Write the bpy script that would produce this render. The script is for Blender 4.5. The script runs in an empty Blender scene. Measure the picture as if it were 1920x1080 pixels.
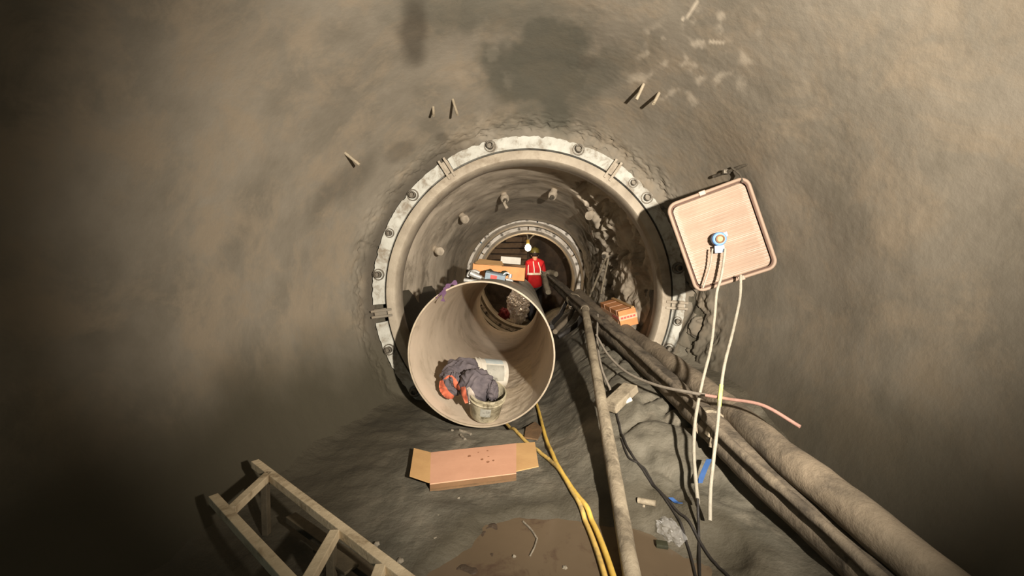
import bpy, bmesh, math, random
from mathutils import Vector, Matrix, noise, Quaternion
random.seed(7)
S = bpy.context.scene
COL = S.collection
PI = math.pi
# ------------------------------------------------------------------ camera
F = 780.0
CAM = Vector((0, -4, 1.3))
yaw, pitch = math.atan(28 / F), math.atan(34 / F)
RX = Matrix.Rotation(PI / 2 - pitch, 4, 'X')
RZ = Matrix.Rotation(yaw, 4, 'Z')
CR = (RZ @ RX).to_3x3()
cd = bpy.data.cameras.new('camera'); cd.sensor_width = 36; cd.lens = F * 36 / 1920
cd.clip_start = 0.05
cam = bpy.data.objects.new('camera', cd); COL.objects.link(cam)
cam.matrix_world = Matrix.Translation(CAM) @ CR.to_4x4()
S.camera = cam

def ray(px, py):
    return CR @ Vector(((px - 960) / F, -(py - 540) / F, -1))
def P(px, py, d):
    r = ray(px, py)
    return CAM + r * (d / r.y)
def PZ(px, py, z):
    r = ray(px, py)
    return CAM + r * ((z - CAM.z) / r.z)
CRi = CR.inverted()
def pix(p):
    q = CRi @ (p - CAM)
    if q.z > -0.02: return None
    return (960 + F * q.x / -q.z, 540 - F * q.y / -q.z)
def sm(a, b, x):
    t = max(0., min(1., (x - a) / (b - a)))
    return t * t * (3 - 2 * t)
def lerp_tab(tab, x):
    if x <= tab[0][0]: return tab[0][1]
    for (a, va), (b, vb) in zip(tab, tab[1:]):
        if x <= b: return va + (vb - va) * (x - a) / (b - a)
    return tab[-1][1]
AXZ = 1.067
def fr(p, s, o=4, seed=0):
    return noise.fractal(Vector((p[0] * s + seed, p[1] * s + seed * .7, p[2] * s - seed)), 1.0, 2.1, o)

def prof_r(y):
    t = -y
    return 1.472 + .07 * sm(0, .07, t) + .28 * (1 - math.exp(-t / .5))
# floor height
BANK = [(1.8, 0), (2.2, .08), (2.6, .24), (3.2, .38), (4, .47), (5, .56), (6.5, .62), (8, .5), (11, .3)]
def pond(x, y):
    d = y + 4
    a = ((x - .13) / .62) ** 2 + ((d - 1.55) / .74) ** 2
    b = ((x - .62) / .42) ** 2 + ((d - 1.62) / .62) ** 2
    n = .35 * fr((x, y, 0), 3.0, 3, 5)
    return max(1 - a, 1 - b) + n
def hgt(x, y, detail=True):
    d = y + 4
    h = 0.
    right = sm(.02, .85, x) * lerp_tab(BANK, d)
    h += right
    R = (prof_r(min(0, y)) + .045) - .17 * sm(4.0, 4.2, d)
    tz = AXZ - math.sqrt(max(.0, R * R - x * x))
    sf = .5 * (tz + math.sqrt(tz * tz + .16 ** 2))
    h = h + sf if x < 0 else .5 * (h + sf + math.sqrt((h - sf) ** 2 + .012 * sm(.6, 1.1, x)))
    h -= .06 * sm(-.05, .5, pond(x, y))
    h -= .07 * (1 - sm(.2, .5, abs(x + .37))) * sm(-.75, -.5, y)
    if detail:
        p = (x, y, 0)
        dm = 1 - .85 * sm(.1, .4, sf)
        h += dm * .012 * fr(p, 2.2, 3, 1) + dm * .010 * fr(p, 7, 4, 2)
        rough = sm(.45, .8, x) * sm(1.9, 2.4, d) * (1 - sm(1.2, 1.42, x))
        if rough > 0:
            h += rough * (.03 * abs(fr(p, 3.1, 4, 9)) - .04 * (1 - min(1, abs(fr(p, 1.5, 3, 21)) * 10)))
    return h
def G(px, py, off=0.):
    r = ray(px, py); r = r / r.y
    d = .6
    last = d
    while d < 12:
        p = CAM + r * d
        if p.z <= max(-.02, hgt(p.x, p.y, False)) + off: break
        last = d; d += .02
    return CAM + r * d

# ------------------------------------------------------------------ materials
def lin(c):
    return tuple(((v / 255) / 12.92 if v / 255 <= .04045 else ((v / 255 + .055) / 1.055) ** 2.4) for v in c) + (1,)
def mat(name, c1, c2=None, scale=6., rough=.8, metal=0., bump=.3, bscale=40., spec=.3, c3=None, c3amt=.5, c3scale=2.5, attr=None, trans=0, coat=0):
    m = bpy.data.materials.new(name); m.use_nodes = True
    N, L = m.node_tree.nodes, m.node_tree.links
    b = N['Principled BSDF']
    b.inputs['Roughness'].default_value = rough; b.inputs['Metallic'].default_value = metal
    b.inputs['Specular IOR Level'].default_value = spec
    if trans: b.inputs['Transmission Weight'].default_value = trans
    if coat: b.inputs['Coat Weight'].default_value = coat
    tc = N.new('ShaderNodeTexCoord')
    def nz(s, det=6, r=.6, dist=0.):
        n = N.new('ShaderNodeTexNoise'); n.inputs['Scale'].default_value = s; n.inputs['Detail'].default_value = det
        n.inputs['Roughness'].default_value = r; n.inputs['Distortion'].default_value = dist
        L.new(tc.outputs['Object'], n.inputs['Vector']); return n
    def mix(fac, a, b_):
        x = N.new('ShaderNodeMix'); x.data_type = 'RGBA'
        if isinstance(fac, (int, float)): x.inputs[0].default_value = fac
        else: L.new(fac, x.inputs[0])
        for i, v in ((6, a), (7, b_)):
            if isinstance(v, tuple): x.inputs[i].default_value = v
            else: L.new(v, x.inputs[i])
        return x.outputs[2]
    c1 = lin(c1); c2 = lin(c2) if c2 else tuple(v * .7 for v in c1[:3]) + (1,)
    n1 = nz(scale)
    r1 = N.new('ShaderNodeMapRange'); r1.inputs[1].default_value = .32; r1.inputs[2].default_value = .68
    L.new(n1.outputs['Fac'], r1.inputs[0])
    colr = mix(r1.outputs[0], c1, c2)
    if c3:
        n3 = nz(c3scale, 8, .7, .4)
        r3 = N.new('ShaderNodeMapRange'); r3.inputs[1].default_value = .62 - .3 * c3amt; r3.inputs[2].default_value = .74 - .25 * c3amt
        L.new(n3.outputs['Fac'], r3.inputs[0])
        colr = mix(r3.outputs[0], colr, lin(c3))
    for at, cc in (attr or []):
        a = N.new('ShaderNodeAttribute'); a.attribute_name = at
        colr = mix(a.outputs['Fac'], colr, lin(cc))
    L.new(colr, b.inputs['Base Color'])
    if bump:
        nb = nz(bscale, 8, .65)
        bp = N.new('ShaderNodeBump'); bp.inputs['Strength'].default_value = bump; bp.inputs['Distance'].default_value = .02
        L.new(nb.outputs['Fac'], bp.inputs['Height']); L.new(bp.outputs[0], b.inputs['Normal'])
    return m
def emit(name, c, st):
    m = bpy.data.materials.new(name); m.use_nodes = True
    b = m.node_tree.nodes['Principled BSDF']
    b.inputs['Base Color'].default_value = lin(c)
    b.inputs['Emission Color'].default_value = lin(c); b.inputs['Emission Strength'].default_value = st
    return m

STAINS_SHADE = [('damp', (64, 63, 53)), ('dark', (60, 54, 44)), ('muddy', (62, 57, 44)), ('pale', (176, 164, 144))]
M = {}
M['shot'] = mat('shotcrete', (117, 109, 95), (97, 90, 77), 2.2, .85, bump=.14, bscale=30, spec=.25, c3=(118, 107, 90), c3amt=.5, attr=STAINS_SHADE)
M['inner'] = mat('tunnel_shotcrete', (196, 182, 160), (164, 151, 131), 2.6, .85, bump=.2, bscale=24, c3=(134, 123, 105), c3amt=.4, attr=STAINS_SHADE)
M['mud'] = mat('mud', (104, 98, 84), (74, 70, 58), 3.0, .75, bump=.55, bscale=24, spec=.35, c3=(118, 110, 94), c3amt=.35, attr=[('damp', (66, 60, 46)), ('dark', (46, 42, 32)), ('pale', (150, 142, 124))])
M['face'] = mat('dark_face', (66, 54, 42), (40, 33, 27), 4, .85, bump=.6, bscale=14)
M['flange'] = mat('pale_painted_steel', (166, 164, 152), (142, 139, 127), 9, .6, bump=.2, bscale=60, c3=(116, 106, 90), c3amt=.42, c3scale=9)
M['lip'] = mat('dusty_steel', (156, 145, 126), (134, 123, 106), 6, .6, bump=.2, bscale=50, c3=(120, 108, 90), c3amt=.35)
M['gap'] = mat('black_gasket', (22, 19, 16), None, 8, .9)
M['bolt'] = mat('bolt_steel', (120, 112, 98), (84, 77, 66), 14, .5, .5, bump=.3)
M['farfl'] = mat('pale_far_steel', (252, 244, 230), (226, 214, 194), 7, .55, bump=.3, c3=(104, 94, 80), c3amt=.3, c3scale=5)
M['pipein'] = mat('pipe_dusty_inside', (200, 183, 160), (182, 166, 144), 3, .55, bump=.05, bscale=40, spec=.4, c3=(164, 149, 127), c3amt=.35)
M['pipeout'] = mat('pipe_grey_outside', (150, 142, 126), (120, 113, 100), 4, .6, bump=.2, c3=(96, 90, 78), c3amt=.35)
M['rim'] = mat('pipe_cut_edge', (156, 142, 120), (128, 115, 96), 10, .5, bump=.1)
M['crust'] = mat('dry_mud_crust', (212, 196, 170), (186, 170, 145), 9, .9, bump=.35, bscale=60)
M['cardA'] = mat('cardboard_pink_brown', (198, 150, 120), (186, 139, 110), 5, .85, bump=.08, bscale=90)
M['cardB'] = mat('cardboard_tan', (186, 148, 98), (172, 134, 88), 6, .85, bump=.1, bscale=90)
M['cardS'] = mat('cardboard_side', (112, 84, 56), (96, 70, 46), 6, .85, bump=.1)
M['cardO'] = mat('cardboard_orange', (206, 142, 90), (188, 126, 78), 7, .8, bump=.1, bscale=80)
M['cardD'] = mat('wet_cardboard', (112, 86, 58), (90, 70, 48), 9, .85)
M['spot'] = mat('grease_stain', (150, 104, 74), (130, 90, 64), 30, .8)
M['tape'] = mat('clear_tape', (232, 186, 150), (210, 160, 124), 20, .25, spec=.6, bump=.1)
M['white'] = mat('white_plastic', (204, 198, 182), (184, 177, 161), 8, .45, bump=.08, c3=(176, 168, 150), c3amt=.3, c3scale=6)
M['label'] = mat('bucket_label', (158, 154, 140), (140, 138, 126), 12, .5, bump=.05, c3=(92, 88, 80), c3amt=.3, c3scale=14)
M['labelg'] = mat('bucket_label_band', (150, 160, 158), (170, 174, 168), 12, .5, bump=.05)
M['dirtyb'] = mat('dirty_bucket_plastic', (176, 166, 140), (140, 130, 104), 9, .6, bump=.3, c3=(92, 84, 64), c3amt=.5, c3scale=7)
M['cloth'] = mat('charcoal_cloth', (92, 84, 84), (70, 64, 66), 14, .9, bump=.25, bscale=120)
M['orange'] = mat('orange_cloth', (186, 100, 72), (168, 86, 60), 14, .85, bump=.2, bscale=120)
M['reflect'] = mat('reflective_tape_cloth', (162, 150, 136), (146, 134, 120), 20, .5, bump=.1)
M['red'] = mat('red_jacket', (188, 32, 38), (160, 22, 30), 10, .8, bump=.2)
M['stripe'] = mat('white_reflective_stripe', (240, 226, 214), (226, 210, 200), 20, .4, bump=0)
M['olive'] = mat('olive_hard_hat', (92, 86, 40), (80, 74, 34), 6, .35, bump=0, spec=.5)
M['trouser'] = mat('dark_trousers', (44, 42, 46), (34, 32, 36), 10, .9)
M['skin'] = mat('skin', (196, 148, 120), (184, 134, 108), 10, .6, bump=.05)
M['boot'] = mat('boot_rubber', (30, 28, 26), None, 10, .6)
M['hose'] = mat('dusty_hose', (118, 106, 88), (88, 79, 66), 6, .8, bump=.5, bscale=30, c3=(64, 57, 47), c3amt=.45, c3scale=5)
M['hoseB'] = mat('mud_covered_pipe', (128, 114, 94), (106, 95, 78), 5, .85, bump=.5, bscale=24, c3=(84, 75, 62), c3amt=.35)
M['rod'] = mat('muddy_steel_pipe', (150, 138, 116), (118, 107, 88), 8, .6, bump=.4, bscale=40, c3=(92, 83, 68), c3amt=.4, c3scale=6)
M['black'] = mat('black_rubber', (32, 29, 26), (44, 40, 35), 10, .6, bump=.2)
M['cableg'] = mat('grey_cable', (150, 140, 124), (126, 117, 104), 20, .6, bump=.1)
M['cablep'] = mat('pinkish_cable', (150, 116, 102), (130, 98, 86), 20, .6, bump=.1)
M['cord'] = mat('white_cord', (150, 143, 126), (130, 123, 108), 25, .6, bump=.3, bscale=90)
M['blues'] = mat('dark_blue_strap', (46, 78, 124), (38, 66, 108), 12, .6, bump=.1)
M['lime'] = mat('lime_tape', (206, 214, 120), (190, 200, 100), 25, .5, bump=0)
M['yellow'] = mat('yellow_hose', (206, 172, 84), (190, 156, 70), 12, .5, bump=.1, c3=(168, 138, 70), c3amt=.3, c3scale=8)
M['yellowd'] = mat('muddy_yellow_hose', (206, 172, 92), (176, 146, 80), 12, .6, bump=.1, c3=(140, 120, 78), c3amt=.4, c3scale=8)
M['panel'] = mat('beige_ribbed_plastic', (146, 125, 107), (134, 114, 97), 5, .5, bump=.05, spec=.4)
M['groove'] = mat('panel_dark_seal', (84, 62, 50), None, 8, .8)
M['blue'] = mat('blue_tape', (96, 138, 190), (76, 116, 168), 12, .5, bump=.1)
M['bluep'] = mat('pale_blue_tape', (186, 208, 232), (158, 186, 218), 12, .5, bump=.1)
M['brass'] = mat('brown_fitting', (150, 116, 84), (116, 88, 62), 14, .5, .3, bump=.2)
M['frame'] = mat('beige_painted_steel', (196, 178, 146), (172, 154, 124), 8, .6, bump=.25, c3=(140, 122, 94), c3amt=.3, c3scale=8)
M['framed'] = mat('dark_steel_plate', (84, 74, 56), (64, 56, 42), 8, .7, bump=.25)
M['stone'] = mat('grey_stone', (140, 130, 112), (104, 96, 82), 14, .85, bump=.5)
M['wood'] = mat('dark_timber', (92, 76, 58), (60, 48, 37), 5, .85, bump=.6, bscale=18)
M['foil'] = mat('crumpled_silver_foil', (240, 234, 230), (220, 212, 208), 10, .35, .6, bump=.25, bscale=20)
M['purple'] = mat('purple_cloth', (84, 58, 80), (66, 46, 64), 12, .8)
M['grey'] = mat('grey_metal_tool', (176, 174, 166), (146, 144, 138), 12, .45, .4, bump=.15)
M['bglue'] = mat('blue_grey_tool_case', (136, 150, 156), (116, 128, 136), 12, .5, bump=.1)
M['redlab'] = mat('red_label', (206, 92, 84), None, 12, .5, bump=0)
M['ridge'] = mat('dark_mud', (70, 58, 46), (56, 46, 36), 9, .6)
M['darkit'] = mat('dark_green_scrap', (52, 52, 34), (40, 40, 28), 12, .7)
def water():
    m = mat('murky_brown_water', (98, 84, 66), (88, 75, 58), 1.6, .16, bump=.05, bscale=3, spec=.5, c3=(70, 54, 44), c3amt=.28, c3scale=4)
    return m
M['water'] = water()
def film():
    m = bpy.data.materials.new('clear_plastic_film'); m.use_nodes = True
    N, L = m.node_tree.nodes, m.node_tree.links
    b = N['Principled BSDF']; b.inputs['Base Color'].default_value = (.6, .58, .54, 1); b.inputs['Roughness'].default_value = .2
    b.inputs['Alpha'].default_value = .2
    return m
M['film'] = film()

# ------------------------------------------------------------------ mesh helpers
def new_bm(): return bmesh.new()
def setp(o, label=None, cat=None, group=None, kind=None):
    if label: o['label'] = label
    if cat: o['category'] = cat
    if group: o['group'] = group
    if kind: o['kind'] = kind
    return o
def thing(name, loc, label, cat, group=None):
    o = bpy.data.objects.new(name, None); o.empty_display_size = .1
    COL.objects.link(o); o.location = loc
    return setp(o, label, cat, group)
def wloc(o):
    v = Vector((0, 0, 0))
    while o:
        v += Vector(o.location); o = o.parent
    return v
def obj(name, bm, m, parent=None, smooth=True, label=None, cat=None, group=None, kind=None, origin=None):
    """geometry given in world coordinates; origin moves to the base"""
    bmesh.ops.recalc_face_normals(bm, faces=bm.faces)
    me = bpy.data.meshes.new(name)
    if parent is not None:
        off = wloc(parent)
        org = Vector((0, 0, 0))
        loc = Vector((0, 0, 0))
    else:
        if origin is None:
            vs = [v.co for v in bm.verts]
            org = Vector((sum(v.x for v in vs) / len(vs), sum(v.y for v in vs) / len(vs), min(v.z for v in vs)))
        else: org = Vector(origin)
        off = org; loc = org
    bmesh.ops.translate(bm, verts=bm.verts, vec=-off)
    bm.to_mesh(me); bm.free()
    if m: me.materials.append(m)
    if smooth:
        for p in me.polygons: p.use_smooth = True
        try: me.set_sharp_from_angle(angle=math.radians(38))
        except Exception: pass
    o = bpy.data.objects.new(name, me); COL.objects.link(o)
    o.location = loc
    if parent is not None: o.parent = parent
    return setp(o, label, cat, group, kind)
def frame_of(z, hint=Vector((0, 0, 1))):
    z = z.normalized()
    if abs(z.dot(hint)) > .98: hint = Vector((0, 1, 0))
    x = hint.cross(z).normalized(); y = z.cross(x)
    return Matrix((x, y, z)).transposed()
def spline(pts, n=10):
    pts = [Vector(p) for p in pts]
    if len(pts) < 3: n = max(n, 6)
    e = [pts[0] * 2 - pts[1]] + pts + [pts[-1] * 2 - pts[-2]]
    out = []
    for i in range(1, len(e) - 2):
        a, b, c, d = e[i - 1:i + 3]
        for k in range(n):
            t = k / n
            out.append(.5 * ((2 * b) + (c - a) * t + (2 * a - 5 * b + 4 * c - d) * t * t + (3 * b - a - 3 * c + d) * t ** 3))
    out.append(pts[-1]); return out
def tube(bm, path, r, seg=12, nz=0., nzs=8., cap=True):
    path = [Vector(p) for p in path]
    rings = []; up = None
    for i, p in enumerate(path):
        t = (path[min(i + 1, len(path) - 1)] - path[max(i - 1, 0)]).normalized()
        if up is None: up = frame_of(t).col[0].copy()
        up = (up - t * up.dot(t)).normalized(); v = t.cross(up)
        rr = r(i / (len(path) - 1)) if callable(r) else r
        ring = []
        for k in range(seg):
            a = 2 * PI * k / seg
            dv = up * math.cos(a) + v * math.sin(a)
            q = p + dv * rr
            if nz: q += dv * nz * noise.fractal(q * nzs, 1, 2, 3)
            ring.append(bm.verts.new(q))
        rings.append(ring)
    for a, b in zip(rings, rings[1:]):
        for k in range(seg): bm.faces.new((a[k], a[(k + 1) % seg], b[(k + 1) % seg], b[k]))
    if cap:
        bm.faces.new(rings[0][::-1]); bm.faces.new(rings[-1])
    return bm
def box(bm, c, s, R=None, bev=0.):
    b = bmesh.new(); bmesh.ops.create_cube(b, size=1)
    for v in b.verts: v.co = Vector((v.co.x * s[0], v.co.y * s[1], v.co.z * s[2]))
    if bev: bmesh.ops.bevel(b, geom=list(b.edges), offset=bev, segments=2, affect='EDGES', profile=.6)
    join(bm, b, c, R)
def join(bm, b, c=(0, 0, 0), R=None):
    mp = {}
    for v in b.verts: mp[v] = bm.verts.new((R @ v.co if R is not None else v.co) + Vector(c))
    for f in b.faces:
        try: bm.faces.new([mp[v] for v in f.verts])
        except ValueError: pass
    b.free()
def hexa(bm, p):   # 8 corners: 4 bottom, 4 top
    v = [bm.verts.new(q) for q in p]
    for f in ((3, 2, 1, 0), (4, 5, 6, 7), (0, 1, 5, 4), (1, 2, 6, 5), (2, 3, 7, 6), (3, 0, 4, 7)):
        bm.faces.new([v[i] for i in f])
def slab(bm, q, n, t):  # quad with thickness t along -n
    hexa(bm, [p - n * t for p in q] + list(q))
def lathe(bm, prof, c, R, seg=48, nz=0, nzs=8, closed=False):
    rings = []
    for (r, z) in prof:
        ring = []
        for k in range(seg):
            a = 2 * PI * k / seg
            q = Vector((r * math.cos(a), r * math.sin(a), z))
            if nz: q += q * nz * noise.fractal(q * nzs, 1, 2, 3)
            ring.append(bm.verts.new(R @ q + Vector(c)))
        rings.append(ring)
    pairs = list(zip(rings, rings[1:])) + ([(rings[-1], rings[0])] if closed else [])
    for a, b in pairs:
        for k in range(seg): bm.faces.new((a[k], a[(k + 1) % seg], b[(k + 1) % seg], b[k]))
    return rings
RYY = Matrix.Rotation(-PI / 2, 3, 'X')          # local z -> world +Y
def arc_solid(bm, prof, a0, a1, n, cx=0, cz=AXZ, jag=None):
    """sweep closed (r,y) profile around the tunnel axis from angle a0 to a1"""
    full = abs(a1 - a0) > 2 * PI - 1e-4
    rings = []
    cnt = n if full else n + 1
    for k in range(cnt):
        a = a0 + (a1 - a0) * k / n
        ring = []
        for i, (r, y) in enumerate(prof):
            rr = r + (jag(a, i) if jag else 0)
            ring.append(bm.verts.new((cx + rr * math.cos(a), y, cz + rr * math.sin(a))))
        rings.append(ring)
    m = len(prof)
    for i in range(n):
        a, b = rings[i], rings[(i + 1) % cnt]
        for k in range(m): bm.faces.new((a[k], a[(k + 1) % m], b[(k + 1) % m], b[k]))
    if not full:
        bm.faces.new(rings[0]); bm.faces.new(rings[-1][::-1])
def blob(px, py, cx, cy, rx, ry, nz=.25, s=.02, seed=0, soft=.4, rot=0.):
    dx, dy = px - cx, py - cy
    c, s_ = math.cos(rot), math.sin(rot)
    u, v = (dx * c + dy * s_) / rx, (-dx * s_ + dy * c) / ry
    dd = math.sqrt(u * u + v * v) + nz * noise.fractal(Vector((px * s, py * s, seed)), 1, 2, 4)
    return 1 - sm(1 - soft, 1 + soft, dd)
def polyline_dist(px, py, pts):
    best = 1e9
    for (ax, ay), (bx, by) in zip(pts, pts[1:]):
        vx, vy = bx - ax, by - ay
        t = max(0, min(1, ((px - ax) * vx + (py - ay) * vy) / (vx * vx + vy * vy + 1e-9)))
        best = min(best, math.hypot(px - ax - t * vx, py - ay - t * vy))
    return best

# ------------------------------------------------------------------ setting: near chamber wall
def grid_mesh(name, nu, nv, fn, m, kind='structure', wrap=True, stain_shade=None):
    """fn(u,v)->Vector ; u angle index, v profile index"""
    vs = []; st = {k: [] for k, _ in STAINS_SHADE}
    for j in range(nv):
        for i in range(nu):
            p = fn(i / (nu if wrap else nu - 1), j / (nv - 1))
            vs.append(p)
            if stain_shade:
                d = stain_shade(p)
                for k in st: st[k].append(d.get(k, 0))
    fs = []
    for j in range(nv - 1):
        for i in range(nu if wrap else nu - 1):
            i2 = (i + 1) % nu
            fs.append((j * nu + i, j * nu + i2, (j + 1) * nu + i2, (j + 1) * nu + i))
    me = bpy.data.meshes.new(name); me.from_pydata([tuple(v) for v in vs], [], fs)
    me.materials.append(m)
    for p in me.polygons: p.use_smooth = True
    if stain_shade:
        for k in st:
            a = me.attributes.new(k, 'FLOAT', 'POINT'); a.data.foreach_set('value', st[k])
    o = bpy.data.objects.new(name, me); COL.objects.link(o)
    if kind: o['kind'] = kind
    return o
CRK = [[(1290, 560), (1300, 590), (1288, 620), (1300, 650), (1290, 680)],
       [(1292, 565), (1312, 595), (1308, 625), (1296, 650), (1302, 670), (1280, 690)],
       [(1268, 650), (1285, 660), (1262, 672)], [(1285, 530), (1292, 565)]]
def chamber(u, v):
    a = u * 2 * PI
    t = v ** 1.7 * 3.6
    if v < .12: t = .06 * (v / .12) + (.12 ** 1.7 * 3.6 - .06) * (v / .12) ** 3
    y = -t
    r = prof_r(y)
    p = Vector((r * math.cos(a), y, AXZ + r * math.sin(a)))
    edge = 1 - sm(.02, .28, t)
    dr = .035 * fr(p, .8, 2, 3) + .0025 * fr(p, 5, 3, 7)
    dr += edge * (-.010 + .020 * fr(p, 11, 4, 13) + .034 * max(0, fr(p, 19, 3, 17) - .1))
    if a > PI * .9 and a < PI * 1.3: dr += .02 * edge
    q = pix(p)
    if q and t < 2.2 and q[0] > 1180:
        m = blob(q[0], q[1], 1295, 620, 60, 95, .2, .03, 1)
        if m > 0:
            dr += m * .05 * fr(p, 6, 4, 31)
            c = min(polyline_dist(q[0] + 9 * fr(p, 9, 2, 3), q[1], l) for l in CRK)
            dr += .11 * (1 - sm(2, 6.5, c))
    if q and q[0] > 1060 and q[1] < 460: dr += .0014 * fr(p, 40, 3, 5)
    r += dr
    return Vector((r * math.cos(a), y, AXZ + r * math.sin(a)))
def chamber_stain_shade(p):
    q = pix(p); d = {'damp': 0, 'dark': 0, 'pale': 0}
    if not q or p.y < -3.6: return d
    x, y = q
    # greenish damp band at the crown, smears, shaded and stained halo by the ring
    w = 0
    w = max(w, .75 * blob(x, y, 1010, 120, 105, 105, .55, .012, 3, .25))
    w = max(w, .6 * blob(x, y, 1075, 165, 130, 38, .4, .02, 6, .5, -.5))
    w = max(w, .55 * blob(x, y, 900, 20, 160, 40, .5, .015, 8, .6))
    d['damp'] = w
    k = .75 * blob(x, y, 776, 60, 26, 62, .3, .02, 9, .5)
    k = max(k, .5 * blob(x, y, 780, 95, 10, 12, .3, .05, 2, .5))
    k = max(k, .55 * blob(x, y, 830, 258, 12, 10, .3, .04, 4, .5))
    k = max(k, .4 * blob(x, y, 745, 285, 34, 14, .5, .03, 4, .5, -.6))
    k = max(k, .35 * blob(x, y, 640, 345, 70, 22, .5, .02, 4, .6, -.7))
    k = max(k, .4 * blob(x, y, 1100, 118, 18, 14, .5, .07, 4, .5))
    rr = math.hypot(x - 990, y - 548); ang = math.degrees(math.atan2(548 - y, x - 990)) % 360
    if 95 < ang < 235:  # recess shade left of the ring, painted into the colour with the wet stain
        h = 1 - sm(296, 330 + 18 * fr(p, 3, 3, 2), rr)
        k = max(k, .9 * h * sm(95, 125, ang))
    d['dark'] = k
    d['muddy'] = sm(1.0, .25, p.z + .22 * fr(p, 1.2, 4, 19)) * (1 if p.x < 0 else .75)
    pl = 0
    if x > 1100:
        n = fr((x * .01, y * .01, 0), 3.2, 5, 4)
        z = blob(x, y, 1300, 110, 110, 80, .4, .01, 3, .5, -.4)
        pl = z * sm(.12, .7, n) * .55
        pl = max(pl, .8 * (1 - sm(1, 3.5, polyline_dist(x, y, [(1307, 2), (1295, 24), (1280, 38)]))))
        pl = max(pl, .7 * (1 - sm(1, 3.5, polyline_dist(x, y, [(1330, 78), (1358, 80)]))))
        pl = max(pl, .5 * blob(x, y, 1352, 30, 8, 9, .3, .1, 3, .4))
    if x < 1000:
        n = fr((x * .01, y * .01, 0), 2.6, 5, 14)
        pl = max(pl, .12 * sm(.1, .6, n) * blob(x, y, 905, 190, 60, 160, .4, .01, 3, .5))
    d['pale'] = pl
    return d
grid_mesh('wall_chamber', 760, 300, chamber, M['shot'], stain_shade=chamber_stain_shade)

# inner tunnel wall
IC = [[(1090, 350), (1120, 385), (1150, 420), (1160, 470), (1152, 520), (1158, 560)],
      [(1085, 352), (1135, 390), (1165, 400), (1190, 450), (1200, 510)],
      [(1152, 430), (1178, 470), (1170, 500)]]
def inner(u, v):
    a = u * 2 * PI
    y = .10 + v * 4.75
    r = 1.33 + .03 * math.sin(y * 1.3) - .06 * sm(3.2, 4.7, y)
    p = Vector((r * math.cos(a), y, AXZ + r * math.sin(a)))
    dr = .035 * fr(p, 1.1, 3, 5) + .004 * fr(p, 6, 4, 8)
    q = pix(p)
    if q:
        m = sm(1070, 1130, q[0]) * sm(700, 560, q[1]) * sm(.1, .5, y)
        if m > 0:
            dr += m * (-.09 * sm(.5, 1.3, y) + .07 * fr(p, 3.2, 5, 31) + .09 * (abs(fr(p, 2.1, 4, 41)) - .15))
            c = min(polyline_dist(q[0] + 12 * fr(p, 5, 3, 3), q[1] + 8 * fr(p, 5, 3, 13), l) for l in IC)
            dr += .16 * (1 - sm(2, 9, c))
    r += dr
    return Vector((r * math.cos(a), y, AXZ + r * math.sin(a)))
def inner_stain(p):
    q = pix(p); d = {'damp': 0, 'dark': 0, 'pale': 0}
    if not q: return d
    x, y = q
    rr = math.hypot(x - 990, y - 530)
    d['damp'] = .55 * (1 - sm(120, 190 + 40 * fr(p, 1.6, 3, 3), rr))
    d['pale'] = .3 * sm(.05, .5, fr(p, 1.9, 5, 44)) * sm(1000, 1100, x)
    return d
grid_mesh('wall_tunnel', 520, 240, inner, M['inner'], stain_shade=inner_stain)
# far lining and end face
def farlin(u, v):
    a = u * 2 * PI; y = 4.6 + v * 2.6
    r = 1.2 if y < 5.12 else 1.17
    p = Vector((r * math.cos(a), y, AXZ + r * math.sin(a)))
    r += .012 * fr(p, 3, 4, 3)
    return Vector((r * math.cos(a), y, AXZ + r * math.sin(a)))
grid_mesh('wall_far', 160, 60, farlin, M['inner'])
def endf(u, v):
    a = u * 2 * PI; r = 1.25 * v
    p = Vector((r * math.cos(a), 7.0, AXZ + r * math.sin(a)))
    p.y += .1 * fr(p, 2.5, 4, 6)
    return p
grid_mesh('wall_end', 90, 40, endf, M['face'])
# floor
def floorfn(u, v):
    x = -1.9 + 3.8 * u
    y = -4.9 + 12.0 * v ** 1.25
    return Vector((x, y, hgt(x, y)))
def floor_stain(p):
    d = {'damp': 0, 'dark': 0, 'pale': 0}
    n = fr(p, 1.7, 4, 15)
    d['dark'] = .25 * sm(-.3, -1.0, p.x) * sm(.5, -.6, p.y) + .3 * sm(.1, .6, n)
    w = pond(p.x, p.y)
    d['damp'] = max(.8 * sm(-.45, .0, w), sm(-.6, -1.15, p.x), .75 * sm(1.1, 1.45, p.x))
    d['pale'] = .35 * sm(.0, .5, fr(p, 2.4, 4, 8)) * sm(.1, .6, p.x) * sm(-2.4, -1.6, p.y)
    d['dark'] = min(1, d['dark'])
    return d
fl = grid_mesh('floor', 260, 520, floorfn, M['mud'], wrap=False, stain_shade=floor_stain)
# puddle
bm = new_bm()
n = 60
ctr = Vector((.3, -2.45, -.02)); vs = []
for k in range(n):
    a = 2 * PI * k / n
    vs.append(bm.verts.new((ctr.x + .95 * math.cos(a), ctr.y + .95 * math.sin(a), -.022)))
low = [bm.verts.new((v.co.x, v.co.y, -.09)) for v in vs]
bm.faces.new(vs)
for k in range(n): bm.faces.new((vs[k], vs[(k + 1) % n], low[(k + 1) % n], low[k]))
obj('puddle', bm, M['water'], label='shallow brown puddle on the muddy floor at the front', cat='puddle', kind='stuff')

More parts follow.
